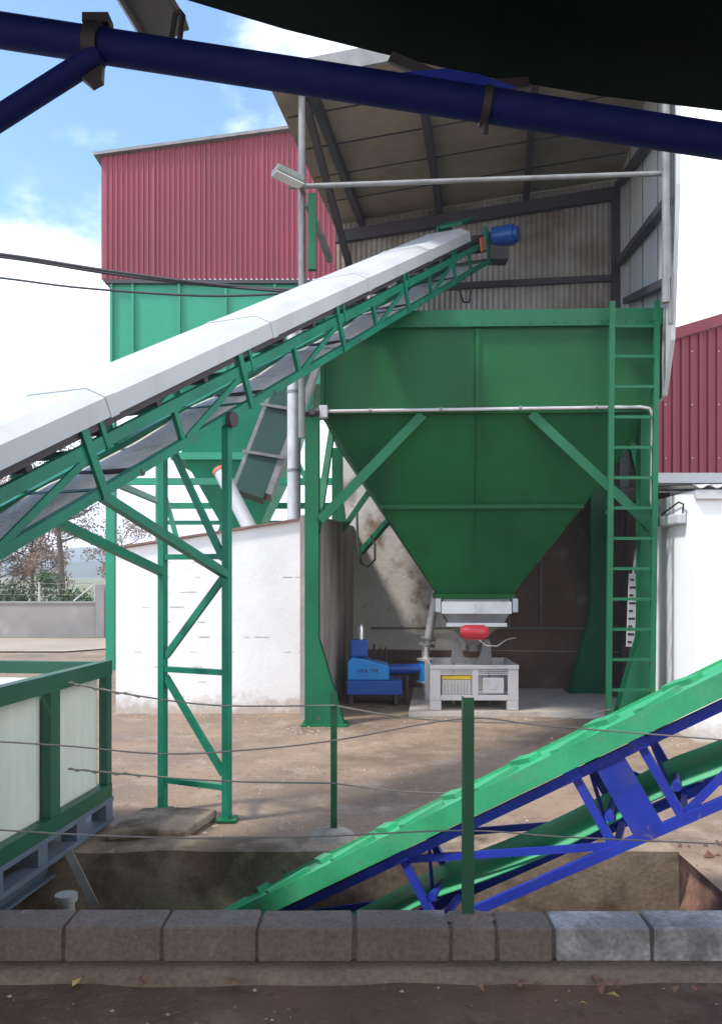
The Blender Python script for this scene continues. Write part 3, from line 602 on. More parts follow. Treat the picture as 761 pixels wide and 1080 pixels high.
# ladder
ld = thing('ladder', 'green steel ladder fixed to the right front of the large hopper', 'ladder', (3.2,10.1,.09))
LT = [U(645,318,10.05), U(692.5,318,10.05)]; LBm = [Vector((2.91,10.05,.09)), Vector((3.42,10.05,.09))]
for i in (0,1): MB().bar(LBm[i], LT[i], .062, .05, up=(0,1,0)).build('rail', M['leg_green'], ld)
for k in range(13):
    z = .50+.357*k
    f = (z-.09)/(LT[0].z-.09); a = LBm[0].lerp(LT[0],f); c = LBm[1].lerp(LT[1],f)
    MB().bar(a+Vector((.032,0,0)), c-Vector((.032,0,0)), .03, .035).build('rung', M['leg_green'], ld)
for z in (4.9, 2.6):
    f = (z-.09)/(LT[0].z-.09)
    for i in (0,1): MB().bar(LBm[i].lerp(LT[i],f)+Vector((0,.027,0)), LBm[i].lerp(LT[i],f)+Vector((0,.13,0)), .04).build('bracket', M['leg_green'], ld)
# white strip made for the sunlit sliver of wall behind the ladder
ss = thing('lit_sliver_strip', 'white strip behind the ladder made for a sunlit sliver of wall', 'strip', (3.5,11.3,.9))
p0 = U(667,605,10.85); p1 = U(664,682,10.85)
MB().bar(p1, p0, .10, .03, up=(0,1,0)).build('strip', M['cover'], ss)
b = MB()
for k in range(9):
    c = p1.lerp(p0, (k+.6)/9.4); b.box((c.x-.04,c.y-.019,c.z-.012),(c.x+.01+.03*(k%2),c.y-.0155,c.z+.014))
b.build('slot', M['black'], ss)
MB().bar(p0, U(674,560,10.85), .025, .02, up=(0,1,0)).build('rod', M['cover'], ss)
MB().bar(p1, Vector((p1.x-.02,p1.y,.04)), .03, .02, up=(0,1,0)).build('stand', M['steel_dark'], ss)

# ------------------------------------------------------------------ vibrating feeder
fd = thing('vibrating_feeder', 'stainless vibrating feeder with a red motor under the hopper outlet', 'feeder', (1.48,11.6,.62))
MB(hx).box((1.03,11.28,1.34),(1.95,12.3,1.50)).build('tray', M['stainless'], fd)
MB(hx).box((1.05,11.30,1.502),(1.93,12.2,1.528)).build('gasket', M['galvd'], fd)
for x in (.95,1.962): MB(hx).box((x,11.26,1.36),(x+.07,11.5,1.54)).build('end_bracket', M['cover'], fd, bevel=.006)
b = MB(hx); pyr(b, 1.06,1.92,11.3,12.25,1.338, 1.12,1.86,11.34,12.2,1.22); b.build('lower_tray', M['galvd'], fd)
b = MB(hx); b.box((1.09,11.27,1.17),(1.89,11.36,1.218)); b.build('lip', M['stainless'], fd)
b = MB(hx); pyr(b, 1.12,1.86,11.45,12.15,1.215, 1.40,1.56,11.7,11.9,.90); b.build('funnel', M['ear'], fd)
MB(hx).tube([(1.48,11.8,.9),(1.48,11.8,.80)],.09,14).build('spout', M['galvd'], fd)
b = MB(hx); b.tube([(1.27,11.22,1.10),(1.30,11.22,1.10),(1.33,11.22,1.10),(1.58,11.22,1.10),(1.61,11.22,1.10),(1.64,11.22,1.10)],[.06,.075,.095,.095,.075,.06],16); b.box((1.36,11.19,1.0),(1.55,11.29,1.05)); mo = b.build('motor', M['motor_red'], fd)
b = MB(hx); [b.tube([(x,11.22,1.10),(x+.012,11.22,1.10)],.10,16) for x in (1.4,1.45,1.5)]; b.build('fin', M['motor_red'], mo)
b = MB(hx); b.tube([(1.5,11.2,1.01),(1.6,11.15,.93),(1.75,11.2,.92),(1.9,11.4,.99),(2.05,11.6,1.0)],.007,6); b.build('cord', M['cover'], fd)
b = MB(hx)
for s in (-1,1):
    b.prism([(1.48+s*.29,11.9,.62),(1.48+s*.05,11.9,.62),(1.48+s*.12,11.9,.74),(1.48+s*.15,11.9,.88),(1.48+s*.17,11.9,.94),(1.48+s*.23,11.9,.96),(1.48+s*.27,11.9,.90),(1.48+s*.27,11.9,.78)], (0,.05,0))
b.build('cradle_plate', M['ear'], fd)
b = MB(hx); [b.bar((1.48+s*.25,11.93,.06),(1.48+s*.25,11.93,.62),.04) for s in (-1,1)]; b.build('cradle_leg', M['ear'], fd)

# pallet bin
pb = thing('pallet_bin', 'grey plastic pallet bin with slotted panels on the pale slab under the feeder', 'bin', (1.48,11.75,.06))
bx0,bx1,by0,by1,bz = .91,2.08,11.28,12.28,.062
for x in (bx0, bx1-.15): MB().box((x,by0,bz),(x+.15,by0+.10,bz+.13)).build('foot', M['bin'], pb, bevel=.008)
for x in (bx0, bx1-.15): MB().box((x,by1-.1,bz),(x+.15,by1,bz+.13)).build('foot', M['bin'], pb, bevel=.008)
MB().box((bx0+.01,by0+.02,bz+.131),(bx1-.01,by1-.02,bz+.16)).build('floor', M['bin'], pb)
b = MB()
for (xa,xb,z0,z1) in ((bx0,bx0+.14,.131,.545),(bx1-.14,bx1,.131,.545),(bx0+.56,bx0+.64,.20,.545),(bx0+.141,bx1-.141,.131,.20)): b.box((xa,by0,bz+z0),(xb,by0+.03,bz+z1))
b.box((bx0-.005,by0-.012,bz+.546),(bx1+.005,by0+.035,bz+.60))
b.build('front_panel', M['bin'], pb, bevel=.006)
b = MB()
for z in (.47,.495,.52): b.box((bx0+.14,by0+.008,bz+z),(bx0+.56,by0+.022,bz+z+.013)); b.box((bx0+.64,by0+.008,bz+z),(bx1-.14,by0+.022,bz+z+.013))
for k in range(9): x = bx0+.17+k*.042; b.box((x,by0+.012,bz+.2),(x+.012,by0+.024,bz+.40))
b.build('slat', M['bin'], pb)
b = MB(); b.box((bx0+.70,by0+.012,bz+.22),(bx1-.19,by0+.03,bz+.43)); b.build('inset_panel', M['bin'], pb, bevel=.01)
b = MB(); b.box((bx0+.80,by0+.004,bz+.28),(bx1-.29,by0+.0115,bz+.36)); b.build('card_holder', M['cover'], pb, bevel=.003)
b = MB(); b.box((bx0+.155,by0+.04,bz+.17),(bx0+.56,by0+.3,bz+.40)); tag(b.build('pale_sack', M['cream'], bevel=.02), 'pale contents seen through the left slots of the grey bin', 'sack')
b = MB(); b.box((bx0+.155,by0+.036,bz+.402),(bx0+.56,by0+.2,bz+.455)); tag(b.build('yellow_tray', M['yellow'], bevel=.01), 'yellow tray edge showing in the grey bin', 'tray')
for (a,c) in (((bx0,by0+.031,bz+.131),(bx0+.03,by1-.031,bz+.6)),((bx1-.03,by0+.031,bz+.131),(bx1,by1-.031,bz+.6)),((bx0,by1-.03,bz+.131),(bx1,by1,bz+.6))): MB().box(a,c).build('side_panel', M['bin'], pb)

# blue pump
pu = thing('blue_pump', 'blue screw pump with a tilted light blue hood next to the grey bin', 'pump', (.2,12.3,0))
MB().prism([(-.19,12.1,.36),(.40,12.1,.36),(.40,12.1,.56),(.02,12.1,.66),(-.12,12.1,.68),(-.19,12.1,.62)], (0,.5,0)).build('hood', M['machine_blue'], pu, bevel=.012)
MB().box((-.20,12.06,.155),(.58,12.66,.357)).build('base', M['machine_dark'], pu, bevel=.01)
MB().box((-.15,12.2,.675),(.10,12.5,.92)).build('motor', M['machine_dark'], pu, bevel=.02)
MB().tube([(-.0,12.35,.92),(-.0,12.35,1.10),(0,12.35,1.14)],[.055,.055,.03],14).build('cap', M['stainless'], pu)
for x in (.19,.28,.36): MB().tube([(x,12.4,.62),(x,12.4,.85-.05*(x>.2))],.014,8).build('bolt', M['steel_dark'], pu)
MB().tube([(.41,12.3,.50),(.86,12.3,.50)],.07,14).build('shaft_tube', M['machine_dark'], pu)
MB().tube([(.93,12.3,.33),(.93,12.3,.62)],.10,16).build('valve_body', M['machine_blue'], pu)
for x in (.66,): MB().box((x-.02,12.2,0),(x+.02,12.4,.40)).build('leg', M['steel_dark'], pu)
for x in (-.14,.5): MB().box((x-.03,12.1,0),(x+.03,12.6,.154)).build('leg', M['steel_dark'], pu)
for z in (.315,.635): MB().tube([(.93,12.3,z-.013),(.93,12.3,z+.013)],.13,16).build('flange', M['stainless'], pu)
MB().tube([(.93,12.3,.30),(.94,12.3,.2),(1.0,12.3,.12),(1.12,12.35,.09)],.06,12).build('elbow', M['galv'], pu)
fc = bpy.data.curves.new('lettering', 'FONT'); fc.body = 'HFA TM'; fc.size = .085; fc.extrude = .001; fm = bpy.data.objects.new('lettering', fc); COL.objects.link(fm)
me = bpy.data.meshes.new_from_object(fm); bpy.data.objects.remove(fm); fm = bpy.data.objects.new('lettering', me); COL.objects.link(fm)
fm.parent = pu; fm.location = Vector((-.06,12.098,.46))-ORG[pu.name]; fm.rotation_euler = (R(90),0,0); me.materials.clear(); me.materials.append(M['black'])
dp = thing('delivery_pipe', 'steel pipe with a ring coupling rising from the blue pump to the hopper', 'pipe', (.93,12.3,.65))
MB().tube([(.93,12.3,.65),(.93,12.3,.86)],.055,14).build('stub', M['stainless'], dp)
p0 = Vector((.95,12.28,.84)); p1 = U(462,612,12.2)
MB().tube([p0,p1],.06,14).build('riser', M['galv'], dp)
for k in (.0,.1): c = p0.lerp(p1,k); dd = (p1-p0).normalized(); MB().tube([c-dd*.012,c+dd*.014],.115,18).build('coupling', M['galvd'], dp)
hs_ = MB(); hs_.tube([(-.06,13.0,2.8),(-.05,12.8,2.3),(.0,12.5,2.03),(.1,12.35,1.97),(.2,12.3,2.07),(.2,12.4,2.3),(.15,12.6,2.42)],.018,8); tag(hs_.build('hose', M['cable']), 'black hose looping beside the left flank of the hopper cone', 'hose')

# ------------------------------------------------------------------ white covered conveyor
D1 = Vector((.467,1,.555)).normalized(); Hd = Vector((.423,.906,0)).normalized(); C1 = Vector((Hd.y,-Hd.x,0)); N1 = C1.cross(D1).normalized()
P1 = Vector((-1.02,6.45,3.05))
def k1(s,c,h): return P1+D1*s+C1*c+N1*h
W = .6
cv = thing('covered_conveyor', 'long inclined green truss conveyor with a white cover feeding the large hopper', 'conveyor', (-1.3,6.55,0))
S0, S1 = -5.3, 7.9
ends = [S0,-3.35,-1.25,.9,3.0,5.0,6.75]
for a, c in zip(ends, ends[1:]):
    a += .004; b = MB()
    sec = [(.06,.40),(.06,.52),(-.06,.585),(-W+.06,.585),(-W-.06,.52),(-W-.06,.40)]
    sec2 = [(.052,.40),(.052,.515),(-.064,.577),(-W+.064,.577),(-W-.052,.515),(-W-.052,.40)]
    n = 6; vs = [k1(s,x,h) for s in (a,c) for x,h in sec]+[k1(s,x,h) for s in (a,c) for x,h in sec2]
    fs = [(i,i+1,n+i+1,n+i) for i in range(n-1)]+[(2*n+i,2*n+i+1,3*n+i+1,3*n+i) for i in range(n-1)]+[(i,i+1,2*n+i+1,2*n+i) for i in range(n-1)]+[(n+i,n+i+1,3*n+i+1,3*n+i) for i in range(n-1)]
    fs += [(0,n,3*n,2*n),(n-1,2*n-1,4*n-1,3*n-1)]
    if c == ends[-1]: fs += [tuple(n+i for i in range(n))]
    b.add(vs, fs); b.build('cover', M['cover'], cv)
for a in ends[1:-1]:
    b = MB(); sec = [(.065,.396),(.065,.525),(-.058,.591),(-W+.058,.591),(-W-.065,.525),(-W-.065,.396)]
    vs = [k1(q,x,h) for q in (a-.035,a+.045) for x,h in sec]+[k1(q,x+(-.004 if x > -W/2 else .004),h-.004) for q in (a-.035,a+.045) for x,h in sec]; n = 6
    b.add(vs, [(i,i+1,n+i+1,n+i) for i in range(n-1)]+[(i,i+1,2*n+i+1,2*n+i) for i in range(n-1)]+[(n+i,n+i+1,3*n+i+1,3*n+i) for i in range(n-1)]+[(2*n+i,2*n+i+1,3*n+i+1,3*n+i) for i in range(n-1)])
    b.build('lap_strip', M['cover'], cv)
b = MB(); 
for side in (0.0,-W): b.hexa([k1(s,side+x,h) for h in (.348,.398) for s,x in ((S0,-.02),(S1,-.02),(S1,.02),(S0,.02))])
b.build('skirt', M['steel_dark'], cv)
b = MB(); b.hexa([k1(s,x,h) for h in (.355,.37) for s,x in ((S0,-.02),(S1,-.02),(S1,-W+.02),(S0,-W+.02))]); b.build('belt', M['belt'], cv)
# return belt sags between its rollers
b = MB(); ns = 60; vs = []
for i in range(ns+1):
    s = S0+(S1-S0)*i/ns; sag = .05*math.sin(math.pi*((s+1.52)%1.86)/1.86)
    for j in range(7): x = -.03-(W-.06)*j/6; vs.append(k1(s,x,.02-sag*(1-.3*abs(j-3)/3)+.015*mnoise.noise(Vector((s*2.2,x*3,1)))))
b.add(vs, [(i*7+j,i*7+j+1,(i+1)*7+j+1,(i+1)*7+j) for i in range(ns) for j in range(6)], True); b.build('return_belt', M['return'], cv)
for x in (0,-W):
    MB().bar(k1(S0,x,0),k1(S1,x,0),.06,.06,up=N1).build('chord', M['conv_green'], cv)
    MB().bar(k1(S0,x,.27),k1(S1,x,.27),.05,.075,up=N1).build('chord', M['conv_green'], cv)
posts = [-5.24,-3.38,-1.52,.34,2.2,4.06,5.92,7.6]
for i, s in enumerate(posts):
    for x, dx in ((0,.033),(-W,-.033)):
        MB().bar(k1(s,x+dx,-.03),k1(s,x+dx,.50 if x == 0 else .46),.028,.06,up=D1).build('post', M['conv_green'], cv)
        if x == 0: MB().bar(k1(s+.17,x+.02,.22),k1(s+.17,x+.02,.46),.025,.035,up=D1).build('cover_stay', M['conv_green'], cv)
        if i < len(posts)-1:
            s2 = posts[i+1]
            MB().bar(k1(s2-.03,x+dx*.6,.02),k1((s+s2)/2,x+dx*.6,.25),.02,.05,up=N1).build('diagonal', M['conv_green'], cv) if False else None
            MB().bar(k1(s+.03,x+dx*.5,.24),k1(s-.9,x+dx*.5,.02),.02,.045,up=N1).build('diagonal', M['conv_green'], cv)
            MB().bar(k1((s+s2)/2,x,.03),k1((s+s2)/2,x,.235),.035,.045,up=D1).build('strut', M['conv_green'], cv)
    MB().bar(k1(s,0,0),k1(s,-W,0),.04,.04,up=N1).build('cross_member', M['conv_green'], cv)
    MB().bar(k1(s,0,.25),k1(s,-W,.25),.04,.04,up=N1).build('cross_member', M['conv_green'], cv)
    if s+.9 < S1: MB().bar(k1(s+.93,0,.25),k1(s+.93,-W,.25),.04,.04,up=N1).build('cross_member', M['conv_green'], cv)
    MB().tube([k1(s+.4,.03,-.015),k1(s+.4,-W-.03,-.015)],.03,10).build('roller', M['steel_dark'], cv)
    for ds in (0.2,.8,1.4):
        if s+ds < S1: MB().tube([k1(s+ds,.0,.325),k1(s+ds,-W,.325)],.028,8).build('roller', M['steel_dark'], cv)
# head drum, guard and blue motor; tail drum
hd = MB(); hd.tube([k1(S1-.05,.03,.25),k1(S1-.05,-W-.03,.25)],.13,18); hd.build('drum', M['steel_dark'], cv)
b = MB(); b.hexa([k1(s,x,h) for h in (.05,.62) for s,x in ((S1-.42,-W-.05),(S1+.25,-W-.05),(S1+.25,-W-.02),(S1-.42,-W-.02))]); b.build('side_guard', M['conv_green'], cv)
b = MB(); b.hexa([k1(s,x,h) for h in (.58,.62) for s,x in ((S1-.42,-W),(S1+.25,-W),(S1+.25,-.25),(S1-.42,-.25))]); b.build('head_guard', M['conv_green'], cv)
b = MB(); b.tube([k1(S1,.06,.30),k1(S1,.38,.30)],.15,16); b.tube([k1(S1,.38,.30),k1(S1,.44,.30)],.12,16); b.build('motor', M['machine_dark'], cv)
b = MB(); b.box(k1(S1,.1,.1)-Vector((.14,.14,.16)),k1(S1,.1,.1)+Vector((.14,.14,.06))); b.build('gearbox', M['steel_dark'], cv)
b = MB(); b.hexa([k1(s,x,h) for h in (.20,.38) for s,x in ((7.2,.045),(7.42,.045),(7.42,.07),(7.2,.07))]); b.build('tensioner', M['orange'], cv)
MB().tube([k1(S0+.1,.03,.25),k1(S0+.1,-W-.03,.25)],.12,16).build('drum', M['steel_dark'], cv)
for x in (0,-W): p = k1(S0+.3,x,0); MB().bar((p.x,p.y,.2),(p.x,p.y,p.z),.06).build('tail_leg', M['conv_green'], cv)
# spilt belt dust curtain: small cable at the head
MB().tube([k1(5.9,.05,-.02),k1(6.0,.07,-.28),k1(6.25,.07,-.33),k1(6.5,.06,-.12),k1(6.6,.05,.02)],.012,6).build('cord', M['cable'], cv)
# support frame
pn = k1(0,0.0,-.03); pf = k1(0.0,-W,-.03); nb = Vector((pn.x,pn.y,.02)); fb = Vector((pf.x,pf.y,.02)); ax = (nb-fb).normalized()
for b0, t0 in ((nb,pn),(fb,pf)):
    MB().bar(b0, t0, .056,.056,up=ax).build('support_post', M['conv_green'], cv)
    MB().box((b0.x-.075,b0.y-.075,.004),(b0.x+.075,b0.y+.075,.02)).build('foot_plate', M['leg_green'], cv)
def fz(p, z): return Vector((p.x,p.y,z))
for z in (2.0,1.12,.25): MB().bar(fz(fb,z)+ax*.029, fz(nb,z)-ax*.029, .042,.042).build('support_rail', M['conv_green'], cv)
for z0, z1 in ((2.95,1.98),(1.22,1.84),(1.06,.35)):
    a, c = (fz(fb,z0), fz(nb,z1)); MB().bar(a+ax*.03, c-ax*.03, .035,.05).build('support_brace', M['conv_green'], cv)
MB().bar(fz(nb,1.86), k1(-1.52,0,-.02), .06,.06).build('knee_brace', M['conv_green'], cv)
MB().bar(fz(fb,1.88), k1(-1.6,-W,-.02), .06,.06).build('knee_brace', M['conv_green'], cv)
MB().bar(fz(nb,3.0)+Vector((.0,.0,0)), k1(1.3,0,-.02)-Vector((0,0,.02)), .05).build('knee_brace', M['conv_green'], cv) if False else None
# two bolts/hinge at near post top
MB().tube([k1(0,.02,-.02),k1(0,.07,-.02)],.06,14).build('hinge_pin', M['steel_dark'], cv)

# ------------------------------------------------------------------ blue truss conveyor in the pit
D2 = Vector((1.168,-.45,.715)).normalized(); H2 = Vector((1.168,-.45,0)).normalized(); C2 = Vector((H2.y,-H2.x,0)); N2 = D2.cross(-C2).normalized()
if N2.z < 0: N2 = -N2
P2 = Vector((.624,4.70,.498))
def k2(s,c,h): return P2+D2*s+C2*c+N2*h
W2 = .5
c2 = thing('belt_conveyor', 'green belt conveyor with ridges for chevron shadow bands on a bright blue truss rising out of the pit', 'conveyor', (.3,4.9,PZ))
A0, A1 = -2.6, 4.4
b = MB(); b.hexa([k2(s,x,h) for h in (.05,.135) for s,x in ((A0,.05),(A1,.05),(A1,-W2-.02),(A0,-W2-.02))]); b.build('belt', M['pan_green'], c2)
b = MB()
for x in (.05,-W2-.02): b.hexa([k2(s,x+dx,h) for h in (.04,.150) for s,dx in ((A0,.001 if x>0 else -.012),(A1,.001 if x>0 else -.012),(A1,.012 if x>0 else -.001),(A0,.012 if x>0 else -.001))])
b.build('side_board', M['pan_green'], c2)
cm = (.05-W2-.02)/2
k = 0; s = A0+.25
while s < A1-.4:
    b = MB(); 
    b.bar(k2(s,.02,.1492),k2(s+.20,cm+.05,.1492),.08,.03,up=N2); b.bar(k2(s+.32,cm-.0,.1492),k2(s+.14,-W2+.01,.1492),.08,.03,up=N2); 
    b.build('shadow_ridge', M['pan_green'], c2); s += .49  # raised V ridges stand in for shadow bands across the belt
b = MB(); ns = 40; vs = []
for i in range(ns+1):
    s = A0+.2+(A1-A0-.4)*i/ns
    for x in (-.03,-W2+.03): vs.append(k2(s,x,(-.27 if x > -.2 else -.20)-.04*math.sin(math.pi*((s+.48)%1.48)/1.48)))
b.add(vs, [(2*i,2*i+1,2*i+3,2*i+2) for i in range(ns)], True); o = b.build('return_belt', M['pan_green'], c2)
mdf = o.modifiers.new('solid','SOLIDIFY'); mdf.thickness = .01
for x in (0,-W2):
    for h in (0,-.42): MB().bar(k2(A0+.1,x,h),k2(A1,x,h),.05,.05,up=N2).build('chord', M['blue'], c2)
    for s in (-1.95,-.48,.62,1.0,2.1,3.2,4.2): MB().bar(k2(s,x,-.026),k2(s,x,-.394),.035,.045,up=D2).build('post', M['blue'], c2)
    for a, c in (((-.48,-.02),(.60,-.40)),((2.08,-.02),(1.02,-.40)),((-.5,-.40),(-1.93,-.03)),((2.12,-.40),(3.18,-.02)),((.64,-.02),(.98,-.40)) if x else ((3.22,-.40),(4.2,-.02))):
        MB().bar(k2(a[0],x-.012,a[1]),k2(c[0],x-.012,c[1]),.018,.04,up=N2).build('diagonal', M['blue'], c2)
    for s in (-.48,.62,1.0): MB().bar(k2(s,x+(.03 if x==0 else -.03),-.02),k2(s,x+(.03 if x==0 else -.03),.085),.012,.09,up=D2).build('bracket_plate', M['blue'], c2)
b = MB(); b.hexa([k2(s,x,h) for h in (-.395,-.026) for s,x in ((.74,.012),(.90,.012),(.90,.026),(.74,.026))]); b.build('web_plate', M['blue'], c2)
for s in (-.48,.62,1.0,2.1): 
    MB().bar(k2(s,-.02,-.42),k2(s,-W2+.02,-.42),.035).build('cross_member', M['blue'], c2)
    MB().tube([k2(s+.05,.0,-.265),k2(s+.05,-W2,-.265)],.025,10).build('roller', M['blue'], c2)
    MB().bar(k2(s,-.03,-.36),k2(s,-W2+.03,-.03),.02,.012).build('cross_brace', M['blue'], c2)
MB().tube([k2(A0+.05,.06,.0),k2(A0+.05,-W2-.04,.0)],.10,16).build('drum', M['steel_dark'], c2)
for s in (A0+.15,):
    for x in (0,-W2): p = k2(s,x,-.42); MB().bar((p.x,p.y,PZ),(p.x,p.y,p.z+.05),.05).build('foot', M['blue'], c2)
for x in (0,-W2): p = k2(4.1,x,-.42); MB().bar((p.x,p.y,-.02),(p.x,p.y,p.z),.07).build('support_leg', M['blue'], c2)

# ------------------------------------------------------------------ tank on skid at the left
tk = thing('caged_tank', 'white plastic tank in a dark green steel frame on a grey skid', 'tank', (-2.5,5.2,.03))
CF = Vector((-1.84,6.32,0)); dirc = Vector((-.12,-1,0)).normalized(); pr = Vector((-dirc.y*-1, dirc.x*-1,0)); pr = Vector((-1,.12,0)).normalized()
LN, WD = 2.55, 1.15
def kt(a,b,z): p = CF+dirc*a+pr*b; return Vector((p.x,p.y,z))
def tbox(a0,a1,b0,b1,z0,z1): return [kt(a,b,z) for z in (z0,z1) for a,b in ((a0,b0),(a1,b0),(a1,b1),(a0,b1))]
for b0 in (0,WD-.12):
    for z0,z1 in ((.03,.065),(.185,.22)): MB().hexa(tbox(-.03,LN,b0,b0+.12,z0,z1)).build('skid_rail', M['skid'], tk)
    for a in (-.02,.45,.98,1.5,2.02,2.42): MB().hexa(tbox(a,a+.12,b0+.004,b0+.116,.066,.184)).build('skid_spacer', M['skid'], tk)
MB().hexa(tbox(.02,LN,.125,WD-.125,.19,.215)).build('skid_deck', M['skid'], tk)
for b0 in (0.0,WD-.07):
    MB().hexa(tbox(0,LN,b0,b0+.07,1.12,1.23)).build('top_rail', M['frame_green'], tk)
    MB().hexa(tbox(0,LN,b0,b0+.07,.222,.32)).build('bottom_rail', M['frame_green'], tk)
    for a in (.0,.83,1.66,2.46): MB().hexa(tbox(a,a+.08+.03*(a>0),b0+.004,b0+.066,.321,1.119)).build('post', M['frame_green'], tk)
    for a in (.76,): MB().hexa(tbox(a,a+.06,b0+.03,b0+.06,.321,1.119)).build('post', M['frame_green'], tk)
for a in (0,LN-.07):
    MB().hexa(tbox(a,a+.07,.071,WD-.071,1.13,1.22)).build('top_rail', M['frame_green'], tk)
    MB().hexa(tbox(a,a+.07,.071,WD-.071,.222,.31)).build('bottom_rail', M['frame_green'], tk)
b = MB()
# tank body with soft vertical ribs on its long side
n = 60; 
def bodypt(a, z): return kt(a, .075+.012*math.sin(a*26)**2, z)
vs = [bodypt(.08+(LN-.16)*i/n, z) for z in (.30,1.10) for i in range(n+1)]
b.add(vs, [(i,i+1,n+2+i,n+1+i) for i in range(n)], True)
b.hexa(tbox(.08,LN-.08,.10,WD-.08,.30,1.10)); b.build('tank_body', M['tank'], tk)
MB().tube([kt(1.4,.55,1.10),kt(1.4,.55,1.15)],.12,16).build('lid', M['steel_dark'], tk)
# beams carrying the tank over the pit
for i, bb in enumerate((.18,.95)):
    b = MB(); b.hexa(tbox(-.2,2.55,bb-.06,bb+.06,-.0,.028)); b.hexa(tbox(-.2,2.55,bb-.008,bb+.008,-.13,.0)); b.hexa(tbox(-.2,2.55,bb-.06,bb+.06,-.15,-.13))
    tag(b.build('steel_beam', M['skid']), 'dark steel beam spanning the pit under the caged tank', 'beam', 'beams under the caged tank')
st_o = MB().bar(U(72,898,5.3), U(100,955,5.35), .035,.05).build('prop', M['galvd']); tag(st_o, 'thin slanting grey steel prop under the tank skid', 'prop')
dr = thing('drain_pipe', 'short galvanised pipe end standing in the pit below the tank skid', 'pipe', U(70,975,5.2))
p = U(70,950,5.2); MB().tube([(p.x,p.y,PZ),(p.x,p.y,p.z)],.05,14).build('pipe', M['galv'], dr); MB().tube([(p.x,p.y,p.z),(p.x,p.y,p.z+.04)],.068,14).build('collar', M['galv'], dr)
b = MB(); b.prism([(-1.78,5.93,0),(-1.5,5.97,0),(-1.22,5.99,0),(-1.16,6.25,0),(-1.09,6.52,0),(-1.4,6.58,0),(-1.68,6.56,0),(-1.75,6.2,0)], (0,0,.075)); tag(b.build('concrete_footing', M['pit'], bevel=.025), 'low rough concrete footing block on the pit edge by the conveyor support', 'footing')

# ------------------------------------------------------------------ foreground block wall, fence
bl = thing('block_kerb', 'low row of mortared grey concrete blocks along the near edge of the pit', 'wall', (0,3.63,.23))
edges = [-2.45,-2.05,-1.64,-1.235,-.825,-.43,-.03,.37,.56,.80,1.205,1.62,2.02,2.42]
for i in range(len(edges)-1):
    x0, x1 = edges[i]+.008, edges[i+1]-.006; dz = random.uniform(-.004,.004); dy = random.uniform(-.006,.006)
    if edges[i] in (.37,.56): dz -= .003
    b = MB(); b.box((x0,3.53+dy,.25),(x1,3.72+dy,.408+dz)); b.v = [q+Vector((random.uniform(-.005,.005),random.uniform(-.004,.004),random.uniform(-.004,.004))) for q in b.v]
    b.build('block', M['pale_block'] if edges[i] in (.80,1.205) else M['block'], bl, bevel=.010, label='paler whitish block' if edges[i] == .80 else None)
b = MB(); b.box((-2.46,3.544,.24),(2.43,3.70,.394)); b.build('joint', M['jointm'], bl)
b = MB(); n = 70; vs = []
for i in range(n+1):
    x = -2.5+5*i/n; w = .02*mnoise.noise(Vector((x*3,0,0)))
    vs += [(x,3.40+w,.222),(x,3.43+w,.262+w*.3),(x,3.54,.268),(x,3.54,.2)]
b.add(vs, [(4*i+j,4*i+4+j,4*i+5+j,4*i+1+j) for i in range(n) for j in range(3)], True); b.build('mortar_bed', M['mortar'], bl)
b = MB(); ns = 14; vs = [(.455,3.65,.435)]
for rr, zz in ((.03,.43),(.055,.42),(.085,.40)):
    for i in range(ns): a = 2*math.pi*i/ns; q = rr*(1+.25*mnoise.noise(Vector((math.cos(a)*2,math.sin(a)*2,zz*20)))); vs.append((.455+q*1.4*math.cos(a),3.64+q*.75*math.sin(a),zz))
b.add(vs, [(0,1+i,1+(i+1)%ns) for i in range(ns)]+[(1+r*ns+i,1+r*ns+(i+1)%ns,1+(r+1)*ns+(i+1)%ns,1+(r+1)*ns+i) for r in (0,1) for i in range(ns)], True); b.build('mortar_patch', M['block'], bl)
def fence_post(px, d, y0, y1, w, label, zb):
    p = U(px,y0,d); t = thing('fence_post', label, 'post', (p.x,p.y,zb), 'fence posts around the pit')
    b = MB(); b.angle((p.x,p.y,zb),(p.x,p.y,p.z),w,.006,flip=-1); b.build('post', M['post'], t)
    return p
q1 = fence_post(493,3.64,735,975,.048,'nearest green angle-iron fence post standing on the grey block kerb',.40)
q2 = fence_post(352,6.0,729,888,.046,'smaller green angle-iron fence post on the far edge of the pit',-.02)
b = MB(); vs = [(q2.x,q2.y,.09)]; ns = 12
for rr, zz in ((.08,.08),(.16,.04),(.2,-.01)):
    for i in range(ns): a = 2*math.pi*i/ns; q = rr*(1+.3*mnoise.noise(Vector((math.cos(a)*2,math.sin(a)*2,zz*30)))); vs.append((q2.x+q*math.cos(a),q2.y+q*math.sin(a)*.7,zz))
b.add(vs, [(0,1+i,1+(i+1)%ns) for i in range(ns)]+[(1+r*ns+i,1+r*ns+(i+1)%ns,1+(r+1)*ns+(i+1)%ns,1+(r+1)*ns+i) for r in (0,1) for i in range(ns)], True); tag(b.build('concrete_lump', M['concrete']), 'pale concrete lump round the foot of the smaller fence post', 'footing')
def wire(pts, r, label, twist=False):
    P = [U(*p) for p in pts]; out = []
    for i in range(len(P)-1):     # Catmull-Rom through the fixing points
        a, b_, c, d = P[max(i-1,0)], P[i], P[i+1], P[min(i+2,len(P)-1)]
        for k in range(10):
            t = k/10; out.append(.5*((2*b_)+(c-a)*t+(2*a-5*b_+4*c-d)*t*t+(3*b_-a-3*c+d)*t**3))
    out.append(P[-1]); b = MB(); b.tube(out, r, 6)
    if twist:
        n0 = min(12, len(out)); b.tube([out[i]+Vector((0,.8*r*math.cos(i*2),1.8*r*math.sin(i*2.2))) for i in range(n0)], r*.8, 5)
    tag(b.build('fence_wire', M['wire']), label, 'wire', 'fence wires')
